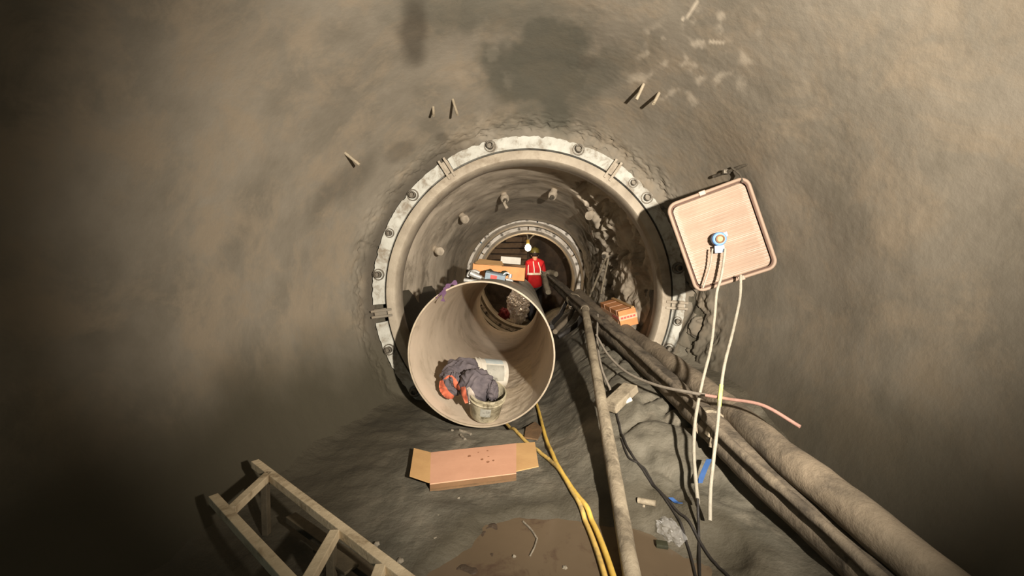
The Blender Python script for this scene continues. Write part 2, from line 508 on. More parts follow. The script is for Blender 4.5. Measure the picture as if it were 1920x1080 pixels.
# ------------------------------------------------------------------ near steel ring
D = math.radians
t = thing('steel_ring', (0, 0, AXZ), 'large pale steel ring lining the near mouth of the tunnel', 'tunnel ring')
SEGS = [(124.5, 184), (191, 232), (57, 120.5), (-48, 54)]
for a0, a1 in SEGS:
    bm = new_bm()
    jag = lambda a, i: (-.012 * abs(noise.fractal(Vector((a * 14, i, 3)), 1, 2, 4)) - .02 * max(0, noise.noise(Vector((a * 22, 1, 5))))) if i in (0, 1) else 0
    arc_solid(bm, [(1.487, -.055), (1.487, .06), (1.372, .06), (1.372, -.045)], D(a0), D(a1), int((a1 - a0) * 2), jag=jag)
    obj('flange_segment', bm, M['flange'], t)
bm = new_bm()
arc_solid(bm, [(1.37, .0), (1.37, .10), (1.30, .10), (1.30, .0)], 0, 2 * PI, 200)
obj('seal', bm, M['gap'], t, label='black gap between flange and inner lip')
bm = new_bm()
arc_solid(bm, [(1.345, -.075), (1.345, .16), (1.335, .17), (1.262, .17), (1.255, .16), (1.255, -.065), (1.265, -.08), (1.335, -.08)], 0, 2 * PI, 240)
obj('inner_lip', bm, M['lip'], t, label='dusty tan inner lip of the ring')
def bolt_mesh():
    b = new_bm()
    I = Matrix.Identity(3)
    lathe(b, [(.0005, .0), (.03, 0), (.033, .004), (.033, .05), (.029, .055), (.024, .055), (.024, .02), (.0005, .02)], (0, 0, 0), I, 24)
    b2 = new_bm(); lathe(b2, [(.046, 0), (.056, 0), (.056, .012), (.046, .012)], (0, 0, 0), I, 28, closed=True); join(b, b2)
    bmesh.ops.recalc_face_normals(b, faces=b.faces)
    me = bpy.data.meshes.new('bolt'); b.to_mesh(me); b.free(); me.materials.append(M['bolt'])
    for p in me.polygons: p.use_smooth = True
    me.set_sharp_from_angle(angle=.6)
    return me
bme = bolt_mesh()
def put_bolt(parent, a, r, y, s=1., name='bolt'):
    o = bpy.data.objects.new(name, bme); COL.objects.link(o); o.parent = parent
    o.location = (r * math.cos(a), y, r * math.sin(a))
    o.rotation_euler = (PI / 2, 0, 0); o.scale = (s, s, s)
    return o
for a in (104, 70.5, 139, 156, 172.5, 202, 39, 46.5, 10, -10, -21, 221):
    put_bolt(t, D(a), 1.435, -.05, 1.0 if a not in (156, 46.5, -10) else .8)
for a in (122.5, 187.5, 55.5, -4):
    bm = new_bm()
    R = Matrix.Rotation(D(a) - PI / 2, 3, 'Y').inverted()
    for s in (-1, 1):
        box(bm, Vector((1.40 * math.cos(D(a)), -.03, AXZ + 1.40 * math.sin(D(a)))) + R @ Vector((s * .028, 0, 0)), (.022, .13, .2), R, .004)
    box(bm, Vector((1.42 * math.cos(D(a)), -.01, AXZ + 1.42 * math.sin(D(a)))), (.09, .1, .12), R, .006)
    obj('joint_plate', bm, M['lip'] if a != 187.5 else M['shot'], t, smooth=False)

# far rings
def far_ring(y, ro, ri, label, nb, off):
    t = thing('steel_ring', (0, y, AXZ), label, 'tunnel ring', None)
    segs = 6
    for k in range(segs):
        bm = new_bm()
        a0 = off + k * 2 * PI / segs + .012; a1 = off + (k + 1) * 2 * PI / segs - .012
        arc_solid(bm, [(ro, y - .03), (ro, y + .05), (ri, y + .05), (ri, y - .03)], a0, a1, 24, jag=lambda a, i: -.012 * abs(noise.fractal(Vector((a * 9, i, y)), 1, 2, 3)) if i < 2 else 0)
        obj('flange_segment', bm, M['farfl'], t)
    bm = new_bm()
    arc_solid(bm, [(ri + .004, y - .02), (ri + .004, y + .4), (ri - .05, y + .4), (ri - .05, y - .02)], 0, 2 * PI, 120)
    obj('web', bm, M['lip'], t, label='dusty cylindrical web behind the flange')
    for k in range(nb):
        a = off + (k + .5) * 2 * PI / nb
        put_bolt(t, a, (ro + ri) / 2, -.032, .62)
    return t
far_ring(4.60, 1.30, 1.215, 'outer of the two white flaked steel rings far down the tunnel', 18, .35)
far_ring(5.05, 1.16, 1.085, 'inner of the two white flaked steel rings, framing the lit lamp', 18, .5)

# grout pipe stubs through the chamber wall
def stub(px, py, tipx, tipy, label, r=.011, ln=.16):
    # base on the chamber wall
    best = None; rr = ray(px, py); rr = rr / rr.y
    d = 1.2
    while d < 4.2:
        p = CAM + rr * d
        rad = math.hypot(p.x, p.z - AXZ)
        if rad > prof_r(min(0, p.y)) - .01: break
        d += .005
    base = CAM + rr * d
    inw = Vector((-base.x, 0, AXZ - base.z)).normalized()
    # choose a tip along (inward + some -Y) that lands on the wanted pixel
    tr = ray(tipx, tipy); tr = tr / tr.y
    bestd, tip = 9, None
    for k in range(200):
        dd = d - .25 + .45 * k / 200
        q = CAM + tr * dd
        e = abs((q - base).length - ln)
        dot = (q - base).dot(inw)
        e += .15 * max(0, .5 - dot / ln)
        if e < bestd: bestd, tip = e, q
    b = new_bm(); dirv = (tip - base).normalized()
    tube(b, [base - dirv * .06, base, tip], r, 12)
    return obj('grout_stub', b, M['rod'], label=label, cat='pipe stub', group='pipe stubs in the wall over the ring')
stub(812, 198, 813, 217, 'shorter pipe stub on the upper left wall', .011, .11)
stub(848, 184, 858, 216, 'longest pipe stub, on the upper left wall over the ring clamp', .011, .17)
stub(1204, 164, 1193, 187, 'left one of two pipe stubs on the upper right wall', .012, .09)
stub(1234, 178, 1225, 195, 'right one of two pipe stubs on the upper right wall', .012, .09)
stub(652, 291, 674, 309, 'short rod stuck flat to the wall left of the ring', .012, .11)

# rock bolts inside
def rbolt(px, py, rad, label, kind=0):
    dx, dy = ray(px, py).x / ray(px, py).y, ray(px, py).z / ray(px, py).y
    # ray hits cylinder radius rad
    d = 3.
    while d < 9:
        p = CAM + Vector((dx, 1, dy)) * d
        if math.hypot(p.x, p.z - AXZ) > rad: break
        d += .01
    inw = Vector((-p.x, 0, AXZ - p.z)).normalized()
    ax = (inw + Vector((0, -1.0, 0))).normalized()
    R = frame_of(ax)
    tt = thing('rock_bolt', p, label, 'rock bolt', 'rock bolts round the inner tunnel wall')
    b = new_bm(); lathe(b, [(.0005, -.14), (.045, -.14), (.045, .0), (.06, .01), (.06, .05), (.052, .062), (.0005, .062)], p, R, 20, .06, 18)
    slv = obj('sleeve', b, M['inner'], tt)
    if kind != 1:
        b = new_bm(); lathe(b, [(.03, .06), (.034, .085), (.028, .1), (.018, .1), (.018, .07), (.0005, .07)], p, R, 6)
        obj('nut', b, M['bolt'], slv, smooth=False)
    if kind == 2:
        b = new_bm(); q = p + R @ Vector((0, 0, .05)); tube(b, [q, q + Vector((-.01, -.02, -.06)), q + Vector((.03, -.03, -.13))], .022, 10, .005, 20)
        obj('drip', b, M['inner'], tt, label='mortar drip hanging from the bolt')
    return p
rbolt(946, 370, 1.28, 'upper left rock bolt with a mortar drip below it', 2)
rbolt(1037, 364, 1.28, 'rock bolt with a bared nut near the tunnel crown', 0)
rbolt(870, 409, 1.28, 'smooth mortar-capped rock bolt on the left wall', 1)
rbolt(1107, 402, 1.28, 'mortar-capped rock bolt beside the broken right wall', 1)
hp = rbolt(1138, 478, 1.24, 'rock bolt on the right wall holding two slanting rods', 0)
rbolt(822, 470, 1.28, 'lowest rock bolt on the left wall, near the pipe shadow', 1)
hd = hp.y + 4
for k, (x, y, dd, lb) in enumerate(((1104, 560, hd + .35, 'longer of two slanting rods hanging from a wall bolt'), (1127, 550, hd + .1, 'steeper of two slanting rods hanging from a wall bolt'))):
    b = new_bm(); a = P(1136 + 5 * k, 484, hd - .12); tube(b, [a, P(x, y, dd)], .016, 10, .003, 20)
    obj('tie_rod', b, M['rod'], label=lb, cat='rod', group='slanting tie rods on the right wall')

# ------------------------------------------------------------------ big pipe
PC = Vector((P(902, 668, 3.34).x, 0, P(902, 668, 3.34).z))
PR = .6; Y0, Y1 = -.66, 4.5
PC.z = PR + .012
t = thing('steel_pipe', (PC.x, Y0, 0), 'wide open steel pipe lying along the tunnel floor', 'pipe')
bm = new_bm()
def ringp(bm, prof, n=128):
    arc_solid(bm, prof, 0, 2 * PI, n, PC.x, PC.z)
ys = [Y0 + (Y1 - Y0) * k / 24 for k in range(25)]
ringp(bm, [(PR, y) for y in ys] + [(PR - .006, y) for y in ys[::-1]])
obj('shell', bm, M['pipeout'], t, label='grey outer shell')
bm = new_bm()
ringp(bm, [(PR - .0061, y) for y in ys] + [(PR - .012, y) for y in ys[::-1]])
obj('lining', bm, M['pipein'], t, label='dusty tan inner lining')
bm = new_bm()
ringp(bm, [(PR + .0006, Y0 - .003), (PR + .0006, Y0 + .01), (PR - .0126, Y0 + .01), (PR - .0126, Y0 - .003)])
obj('rim', bm, M['rim'], t, label='bright cut rim')
# mud crust lying inside
rows = []
bm = new_bm()
nu, nv = 40, 90
for j in range(nv):
    y = Y0 + .03 + 2.0 * j / (nv - 1)
    row = []
    for i in range(nu):
        u = i / (nu - 1)
        a = D(-128 + 88 * u)
        e = min(1, min(u, 1 - u) * 5) * min(1, min(j, nv - 1 - j) / 8)
        p = Vector((PC.x + (PR - .012) * math.cos(a), y, PC.z + (PR - .012) * math.sin(a)))
        e2 = sm(.15, .5, u + .35 * fr(p, 2, 3, 6))
        h = max(-.002, e * e2 * (.008 + .008 * fr(p, 12, 4, 3)) - .002)
        row.append(bm.verts.new(Vector((PC.x + (PR - .012 - h) * math.cos(a), y, PC.z + (PR - .012 - h) * math.sin(a)))))
    rows.append(row)
for a, b in zip(rows, rows[1:]):
    for k in range(nu - 1): bm.faces.new((a[k], a[k + 1], b[k + 1], b[k]))
obj('dried_mud', bm, M['crust'], label='crumbly dried mud lying along the bottom of the pipe', cat='mud', kind='stuff')
# purple ribbon on rim
bm = new_bm()
base = Vector((PC.x + (PR + .006) * math.cos(D(118)), Y0 - .012, PC.z + (PR + .006) * math.sin(D(118))))
def ribbon(bm, pts, w, th=.003):
    path = spline(pts, 6); prev = None
    for i, p in enumerate(path):
        tg = (path[min(i + 1, len(path) - 1)] - path[max(i - 1, 0)]).normalized()
        sd = tg.cross(Vector((0, -1, .2))).normalized() * w * (.6 + .4 * math.sin(i * 1.1))
        nn = Vector((0, -th, 0))
        q = [bm.verts.new(p + sd), bm.verts.new(p - sd), bm.verts.new(p - sd + nn), bm.verts.new(p + sd + nn)]
        if prev:
            for k in range(4): bm.faces.new((prev[k], prev[(k + 1) % 4], q[(k + 1) % 4], q[k]))
        else: bm.faces.new(q)
        prev = q
    bm.faces.new(prev[::-1])
ribbon(bm, [base + Vector((.09, .02, .055)), base + Vector((.03, 0, .03)), base + Vector((-.01, -.005, -.02)), base + Vector((-.02, -.01, -.1))], .022)
ribbon(bm, [base + Vector((.0, -.005, .012)), base + Vector((-.03, -.005, -.03)), base + Vector((-.075, -.005, -.075))], .010)
obj('rag', bm, M['purple'], label='purple rag strip tied over the pipe rim at upper left', cat='rag')

# ------------------------------------------------------------------ buckets and clothes
def bucket(name, c, R, r1, r0, h, m, label, handle=True):
    t = thing(name, c, label, 'bucket', 'plastic buckets inside the pipe')
    bm = new_bm()
    lathe(bm, [(.0005, 0), (r0 * .97, 0), (r0, .006), (r1, h), (r1 - .005, h), (r0 - .005, .012), (.0005, .012)], c, R, 56)
    obj('body', bm, m, t)
    bm = new_bm()
    for z, w in ((h - .006, .009), (h - .05, .006)):
        rr = r0 + (r1 - r0) * z / h
        lathe(bm, [(rr - .001, z - w), (rr + .008, z - w), (rr + .010, z), (rr + .006, z + w), (rr - .004, z + w)], c, R, 56, closed=True)
    obj('rim', bm, m, t)
    if not handle: return t
    bm = new_bm()
    pts = []
    for k in range(25):
        a = PI * k / 24
        pts.append(Vector(c) + R @ Vector((r1 * 1.03 * math.cos(a), -r1 * 1.0 * math.sin(a) * .96, h - .05 - .10 * math.sin(a))))
    tube(bm, pts, .003, 8)
    obj('bail_handle', bm, M['grey'], t, label='wire handle')
    return t
# upright dirty bucket, leaning towards the viewer
bc = Vector((PC.x + .015, P(905, 785, 3.50).y - .02, .036))
Rb = Matrix.Rotation(D(20), 3, 'X') @ Matrix.Rotation(D(8), 3, 'Y')
bc.z = PC.z - .584 + .05
bk = bucket('bucket', bc, Rb, .152, .125, .235, M['dirtyb'], 'dirty grey bucket standing upright at the pipe mouth, stuffed with clothes', False)
# white bucket on its side
Rw = frame_of(Vector((-.93, -.36, .10)))
wc = P(946, 703, 4.38); wc.z = PC.z - .588 + .172
wb = bucket('bucket', wc, Rw, .158, .14, .34, M['white'], 'white bucket lying on its side behind the clothes')
bm = new_bm()
def patch(bm, c, R, r0, r1, h, a0, a1, z0, z1, lift):
    rows = []
    for j in range(7):
        z = z0 + (z1 - z0) * j / 6; rr = r0 + (r1 - r0) * z / h + lift
        rows.append([bm.verts.new(Vector(c) + R @ Vector((rr * math.cos(a0 + (a1 - a0) * i / 20), rr * math.sin(a0 + (a1 - a0) * i / 20), z))) for i in range(21)])
    for a, b in zip(rows, rows[1:]):
        for k in range(20): bm.faces.new((a[k], a[k + 1], b[k + 1], b[k]))
# find azimuth facing camera
loc = Rw.inverted() @ (CAM - wc); az = math.atan2(loc.y, loc.x)
patch(bm, wc, Rw, .14, .158, .34, az - .55, az + .6, .05, .24, .0015)
wl = obj('paper_label', bm, M['label'], wb, label='faded pale paper label')
loc2 = Rw.inverted() @ Vector((0, -.3, 1)); az2 = math.atan2(loc2.y, loc2.x)
bm = new_bm(); patch(bm, wc, Rw, .14, .158, .34, az2 - .35, az2 + .35, .05, .24, .0022)
obj('label_band', bm, M['labelg'], wl, label='blue grey band across the label')
loc3 = Rb.inverted() @ (CAM - bc); az3 = math.atan2(loc3.y, loc3.x)
bm = new_bm(); patch(bm, bc, Rb, .125, .152, .235, az3 - .28, az3 + .34, .075, .16, .0015)
obj('paper_label', bm, M['label'], bk, label='worn pale label')

# jacket: a folded heap built as a star-shaped surface
jc = P(878, 716, 3.84)
def heap(name, parent, m, c, ax, seed, fold, sub=5, cond=None, lift=0., label=None):
    b = new_bm(); bmesh.ops.create_icosphere(b, subdivisions=sub, radius=1)
    for v in b.verts:
        n = v.co.normalized()
        w = n + .25 * noise.noise_vector(n * 1.3 + Vector((seed, 0, 0)))
        a1 = 9.5 * (w.x * .85 - w.z * .5) + 1.1 * noise.noise(n * 1.8 + Vector((seed, 3, 0))) + seed
        a2 = 10.5 * (w.x * .3 + w.y * .35 + w.z * .9) + 1.1 * noise.noise(n * 1.6 + Vector((seed, 5, 0)))
        mm = sm(-.15, .15, noise.noise(n * 1.7 + Vector((seed, 9, 4))))
        rg = lambda a: (1 - abs(math.sin(a))) ** 1.3
        f = .20 * ((1 - mm) * rg(a1) + mm * rg(a2)) - .06
        f += .22 * noise.noise(n * 1.4 + Vector((seed, 0, 7)))
        f *= fold
        s = 1 + f + lift
        v.co = Vector((n.x * ax[0], n.y * ax[1], n.z * ax[2])) * s
    if cond:
        kill = [v for v in b.verts if not cond(v.co + c)]
        bmesh.ops.delete(b, geom=kill, context='VERTS')
    for _ in range(1): bmesh.ops.smooth_vert(b, verts=b.verts, factor=.5, use_axis_x=True, use_axis_y=True, use_axis_z=True)
    bmesh.ops.translate(b, verts=b.verts, vec=c)
    return obj(name, b, m, parent, label=label) if parent else b
def inpipe(v):
    dx, dz = v.x - PC.x, v.z - PC.z
    return math.hypot(dx, dz) < PR - .02
jt = thing('jacket', (jc.x, jc.y, PC.z - .58), 'crumpled charcoal work jacket with orange trim heaped on the buckets', 'jacket')
def clampheap(o):
    rt = wloc(o)
    for v in o.data.vertices:
        w = v.co + rt
        dx, dz = w.x - PC.x, w.z - PC.z
        r = math.hypot(dx, dz)
        if r > PR - .026:
            k = (PR - .026) / r
            v.co = Vector((PC.x + dx * k, w.y, PC.z + dz * k)) - rt
mc = bc + Rb @ Vector((0, 0, .235)); md = mc.y + 4
o = heap('body', jt, M['cloth'], P(866, 703, md + .28), (.19, .14, .14), 3, 1.0); clampheap(o)
o = heap('front_panel', jt, M['cloth'], P(893, 722, md + .03), (.135, .11, .15), 11, .75); clampheap(o)
o = heap('sleeve', jt, M['cloth'], P(923, 733, md), (.055, .085, .085), 23, .8); clampheap(o)
o = heap('sleeve', jt, M['cloth'], P(847, 722, md + .16), (.10, .06, .115), 5, .9); clampheap(o)
o = heap('fold', jt, M['cloth'], P(856, 713, md + .11), (.06, .045, .07), 15, 1.0); clampheap(o)
# trim bands sewn on the cloth: laid on the folded surface
from mathutils.bvhtree import BVHTree
hv, hf = [], []
for c in jt.children:
    if c.type != 'MESH': continue
    b0 = len(hv); hv += [v.co + Vector(jt.location) for v in c.data.vertices]
    hf += [[b0 + k for k in p.vertices] for p in c.data.polygons]
bvh = BVHTree.FromPolygons(hv, hf)
def sew(name, m, pts, w, label):
    path = spline([Vector((x, y, 0)) for x, y in pts], 8); wd = spline([Vector((q, 0, 0)) for q in w], 8)
    b = new_bm(); prev = None; last = None
    for i, p in enumerate(path):
        tg = (path[min(i + 1, len(path) - 1)] - path[max(i - 1, 0)]).normalized(); nx_ = Vector((-tg.y, tg.x, 0))
        hw = wd[min(len(wd) - 1, int(i * len(wd) / len(path)))].x
        row = []
        for k in range(7):
            q = p + nx_ * hw * (k / 3 - 1)
            r = ray(q.x, q.y).normalized(); hit = bvh.ray_cast(CAM, r)
            if hit[0] is not None:
                co = hit[0] + hit[1] * (.004 if hit[1].dot(r) < 0 else -.004); last = (co - CAM).length
            elif last: co = CAM + r * last
            else: co = CAM + r * (md + .1)
            row.append(co)
        top = [b.verts.new(c) for c in row]; bot = [b.verts.new(c + (c - CAM).normalized() * .008) for c in row]
        loop = top + bot[::-1]
        if prev:
            n_ = len(loop)
            for k in range(n_): b.faces.new((prev[k], prev[(k + 1) % n_], loop[(k + 1) % n_], loop[k]))
        else: b.faces.new(loop)
        prev = loop
    b.faces.new(prev[::-1])
    bmesh.ops.smooth_vert(b, verts=b.verts, factor=.3, use_axis_x=True, use_axis_y=True, use_axis_z=True)
    obj(name, b, m, jt, label=label)
sew('orange_trim', M['orange'], [(828, 712), (830, 727), (838, 739), (850, 745)], [3, 7, 7, 4], 'bright orange trim')
sew('orange_trim', M['orange'], [(834, 711), (843, 705), (851, 709), (856, 722), (862, 731)], [1.5, 2, 2, 5, 3], 'bright orange trim')
sew('orange_trim', M['orange'], [(869, 725), (871, 740), (875, 756)], [4, 5, 3], 'bright orange trim')
sew('reflective_strip', M['reflect'], [(878, 726), (884, 740), (887, 757)], [3, 6, 8], 'pale reflective strip')

# ------------------------------------------------------------------ things on top of the pipe
def ontop(px, d):
    x = P(px, 500, d).x
    dx = x - PC.x
    return PC.z + math.sqrt(max(0, PR ** 2 - dx * dx))
def obox(bm, a, b, up, h, w):
    """box along a->b, width w sideways, height h along up, a/b on bottom centre line"""
    x = (b - a); L = x.length; x = x / L; y = up.cross(x).normalized(); z = x.cross(y)
    R = Matrix((x, y, z)).transposed()
    box(bm, (a + b) / 2 + z * h / 2, (L, w, h), R, .003)
# tan carton, front face visible: px (885..985, 490..527)
td = 4.55
zb = PC.z + PR + .004
c0 = Vector((P(884, 505, td).x, td - 4, zb)); c1 = Vector((P(984, 517, td).x, td - 4.0, zb - .045))
t = thing('cardboard_box', ((c0 + c1) / 2), 'torn orange brown cardboard box lying on top of the pipe', 'box')
x = (c1 - c0).normalized(); up = Vector((x.z * -1, 0, x.x)); yb = Vector((0, 1, 0))
L = (c1 - c0).length; H = .155; W = .42
def q4(a, b, c, d): return [a, b, c, d]
bm = new_bm(); slab(bm, [c0, c1, c1 + up * H * .95, c0 + up * H], Vector((0, -1, 0)), .006); obj('front_panel', bm, M['cardO'], t, smooth=False)
bm = new_bm(); slab(bm, [c0 + yb * W, c1 + yb * W, c1 + yb * W + up * H * 1.0, c0 + yb * W + up * H * 1.15], Vector((0, -1, 0)), .006); obj('back_panel', bm, M['cardO'], t, smooth=False)
bm = new_bm(); slab(bm, [c0, c0 + yb * W, c0 + yb * W + up * H * 1.1, c0 + up * H], Vector((-1, 0, 0)), .006); obj('end_panel', bm, M['cardO'], t, smooth=False)
bm = new_bm(); slab(bm, [c1, c1 + yb * W, c1 + yb * W + up * H * 1.0, c1 + up * H * .95], Vector((1, 0, 0)), .006); obj('end_panel', bm, M['cardO'], t, smooth=False)
bm = new_bm(); slab(bm, [c0 + up * .006, c1 + up * .006, c1 + yb * W + up * .006, c0 + yb * W + up * .006], up, .006); obj('bottom', bm, M['cardO'], t, smooth=False)
# folded top flap
bm = new_bm(); a = c0 + up * H + x * .02; slab(bm, [a, a + x * L * .55, a + x * L * .50 + yb * .15 + up * .05, a + x * .03 + yb * .17 + up * .06], up, .006); obj('top_flap', bm, M['cardB'], t, smooth=False)
bm = new_bm(); a = c0 + x * L * .55 + up * H; slab(bm, [a, a + x * L * .42, a + x * L * .42 + yb * .14 - up * .005, a + x * .03 + yb * .16 + up * .02], up, .006); obj('top_flap', bm, M['cardS'], t, smooth=False)
# contents: white foam block further back
bd = 5.5
a = Vector((P(939, 490, bd).x, bd - 4, 1.388)); b = Vector((P(976, 494, bd).x, bd - 4, 1.368))
bm = new_bm(); obox(bm, a, b, Vector((0, 0, 1)), .09, .14)
obj('foam_block', bm, M['white'], smooth=False, label='white foam block lying behind the torn box on the pipe', cat='foam')
bm = new_bm(); a2 = Vector((P(905, 492, bd).x, bd - 4, zb + .004)); b2 = Vector((P(985, 500, bd).x, bd - 4, zb - .02))
obox(bm, a2, b2, Vector((0, 0, 1)), .162, .36)
obj('cardboard_box', bm, M['cardS'], smooth=False, label='closed brown box under the white foam block', cat='box')
# tool heap in front of box: px (870..960, 505..528)
gd = 4.2
gz = PC.z + PR
def gp(px, py, d=gd): return P(px, py, d)
t = thing('drill', gp(893, 527), 'grey drill lying at the left in front of the torn box', 'tool')
bm = new_bm(); tube(bm, [gp(870, 525), gp(884, 527), gp(900, 528)], .02, 14); obj('handle', bm, M['grey'], t)
bm = new_bm(); tube(bm, [gp(882, 512), gp(892, 517), gp(903, 521)], lambda s: .03 - .008 * s, 16); obj('motor_housing', bm, M['grey'], t)
bm = new_bm(); tube(bm, [gp(902, 520), gp(912, 523)], .014, 12); obj('chuck', bm, M['bolt'], t)
t = thing('tool_case', gp(927, 528), 'blue grey tool case with a small red label', 'case')
bm = new_bm(); obox(bm, gp(909, 524), gp(946, 531), Vector((0, -.3, 1)), .085, .07); tcb = obj('body', bm, M['bglue'], t, smooth=False)
bm = new_bm(); obox(bm, gp(919, 522, gd - .045), gp(931, 524.5, gd - .045), Vector((0, -.3, 1)), .04, .006); obj('red_label', bm, M['redlab'], tcb, smooth=False)
bm = new_bm(); tube(bm, spline([gp(914, 515), gp(920, 510), gp(932, 511), gp(938, 517)], 6), .008, 10); obj('handle', bm, M['trouser'], t)
t = thing('pipe_clamp', gp(948, 526), 'small silver clamp at the right of the tool case', 'clamp')
bm = new_bm(); lathe(bm, [(.03, -.02), (.04, -.02), (.04, .02), (.03, .02)], gp(950, 518), RYY, 24, closed=True); obj('band', bm, M['grey'], t)
bm = new_bm(); tube(bm, [gp(943, 524), gp(962, 527)], .010, 10); obj('screw', bm, M['grey'], t)

bm = new_bm(); bmesh.ops.create_icosphere(bm, subdivisions=3, radius=1)
def lumpy(bm, c, ax, sd):
    for v in bm.verts:
        n = v.co.copy(); k = 1 + .25 * noise.noise(n * 2 + Vector((sd, 0, 0)))
        v.co = Vector((n.x * ax[0], n.y * ax[1], n.z * ax[2])) * k + c
lumpy(bm, gp(918, 511, gd + .07), (.05, .05, .035), 1)
obj('glove', bm, M['darkit'], label='dark olive glove bundle behind the tool case', cat='glove')
bm = new_bm(); bmesh.ops.create_icosphere(bm, subdivisions=3, radius=1); lumpy(bm, gp(946, 513, gd + .06), (.04, .04, .03), 5)
obj('glove', bm, M['darkit'], label='small dark olive lump of cloth left of the silver clamp', cat='cloth')
bm = new_bm(); tube(bm, spline([gp(877, 519, gd + .05), gp(880, 511, gd + .05), gp(890, 508, gd + .05), gp(899, 512, gd + .05)], 6), .016, 12)
obj('hose_clip', bm, M['grey'], label='curved grey clip standing behind the drill', cat='clip')
bm = new_bm(); tube(bm, [gp(956, 521, gd - .04), gp(957, 514, gd - .04)], .02, 12); tube(bm, [gp(949, 524, gd - .06), gp(960, 526, gd - .06)], .014, 12)
obj('pipe_fitting', bm, M['grey'], label='silver tee fitting in front of the torn box right of the clamp', cat='fitting')
# ------------------------------------------------------------------ cardboard box on the floor
zt = .055
def Z(px, py, z): return PZ(px, py, z)
A, B, C, Dv = Z(808, 848, zt), Z(968, 831, zt), Z(968, 887, zt), Z(806, 907, zt)
t = thing('cardboard_box', ((A + B + C + Dv) / 4 - Vector((0, 0, zt))), 'long flat cardboard box with open end flaps on the muddy floor', 'box')
bm = new_bm(); up = Vector((0, 0, 1)); slab(bm, [Dv, C, B, A], up, .005); tpn = obj('top_panel', bm, M['cardA'], t, smooth=False, label='pinkish brown top panel with grease spots')
dn = Vector((0, 0, -zt + .012))
A2, B2, C2, D2 = A + dn, B + dn, C + dn, Dv + dn
bm = new_bm(); slab(bm, [D2, C2, C - up * .005, Dv - up * .005], (C - Dv).cross(up).normalized(), .005); obj('front_panel', bm, M['cardS'], t, smooth=False)
bm = new_bm(); slab(bm, [A2, B2, B - up * .005, A - up * .005], -(B - A).cross(up).normalized(), .005); obj('back_panel', bm, M['cardS'], t, smooth=False)
bm = new_bm(); slab(bm, [D2, C2, B2, A2], up, .005); obj('bottom_panel', bm, M['cardS'], t, smooth=False)
a, b = Z(776, 840, zt + .012), Z(768, 892, zt + .012)
bm = new_bm(); slab(bm, [b, Dv + (A - Dv) * .03, A, a], up, .005); obj('end_flap', bm, M['cardB'], t, smooth=False, label='yellowish flap at the left end')
a, b = Z(1003, 829, zt - .01), Z(1010, 874, zt - .01)
bm = new_bm(); slab(bm, [C + (B - C) * .06, b, a, B], up, .005); obj('end_flap', bm, M['cardB'], t, smooth=False, label='tan flap at the right end')
bm = new_bm(); a = Z(966, 899, .02); b = Z(806, 920, .02)
slab(bm, [b, a, C2 + up * .012, D2 + up * .012], up, .004); obj('side_flap', bm, M['cardD'], t, smooth=False, label='dark damp flap folded out on the mud')
for (px, py, r) in ((880, 855, .012), (904, 861, .010), (915, 866, .010), (925, 863, .008), (916, 856, .006), (914, 845, .008), (897, 848, .005)):
    bm = new_bm(); p = Z(px, py, zt + .0015); ring = [bm.verts.new(p + Vector((r * math.cos(2 * PI * k / 12) * random.uniform(.7, 1.2), 1.4 * r * math.sin(2 * PI * k / 12) * random.uniform(.7, 1.2), 0))) for k in range(12)]
    bm.faces.new(ring)
    obj('grease_spot', bm, M['spot'], tpn, label='greasy brown spot')

# scrap of cardboard by the yellow hoses and other litter
bm = new_bm(); pts = [G(x, y, .01) for x, y in ((983, 822), (1008, 826), (1018, 806), (1003, 793), (986, 804))]
vs = [bm.verts.new(p + Vector((0, 0, .012))) for p in pts]; lo = [bm.verts.new(p) for p in pts]
bm.faces.new(vs); bm.faces.new(lo[::-1])
for k in range(5): bm.faces.new((lo[k], lo[(k + 1) % 5], vs[(k + 1) % 5], vs[k]))
obj('cardboard_scrap', bm, M['cardD'], smooth=False, label='small wet brown cardboard scrap between the yellow hoses', cat='cardboard')
def rock(px, py, s, label, m='stone', nm='stone', cat='stone', grp='loose stones on the muddy floor', st=(1, 1, .7)):
    b = new_bm(); bmesh.ops.create_icosphere(b, subdivisions=3, radius=1)
    g = G(px, py, s * .4)
    for v in b.verts:
        n = v.co.copy(); k = 1 + .35 * noise.noise(n * 1.5 + Vector((px, py, 0))) + .1 * noise.noise(n * 4 + Vector((px, 0, py)))
        v.co = Vector((n.x * st[0], n.y * st[1], n.z * st[2])) * s * k
    bmesh.ops.translate(b, verts=b.verts, vec=g)
    return obj(nm, b, M[m], label=label, cat=cat, group=grp)
rock(848, 807, .012, 'round pebble left of the two short pegs below the pipe mouth')
rock(816, 1010, .011, 'pale pebble at the left edge of the puddle')
rock(822, 968, .012, 'pebble on dark mud left of the puddle')
rock(706, 1020, .014, 'pale pebble beside the steel railing')
rock(750, 1052, .016, 'larger pale lump on the mud right of the steel railing')
rock(964, 1043, .008, 'tiny pale stone in the middle of the puddle')
rock(1059, 1065, .012, 'white stone at the right side of the puddle')
rock(1021, 918, .010, 'small stone under the yellow hoses')
rock(1006, 822, .014, 'bright wet stone beside the cardboard scrap')
rock(860, 934, .008, 'tiny dark stone below the left end of the cardboard box')
rock(1035, 851, .010, 'small pale stone between the box flap and the yellow hoses')
def peg(p0, p1, r, label, m='stone', nm='peg', cat='peg', grp=None):
    b = new_bm(); tube(b, spline([G(*p0, r), G(*p1, r)], 6), r, 10, r * .3, 30); return obj(nm, b, M[m], label=label, cat=cat, group=grp)
peg((862, 807), (883, 814), .011, 'upper of two short pegs on the mud below the pipe mouth')
peg((864, 816), (872, 824), .011, 'lower of two short pegs on the mud below the pipe mouth')
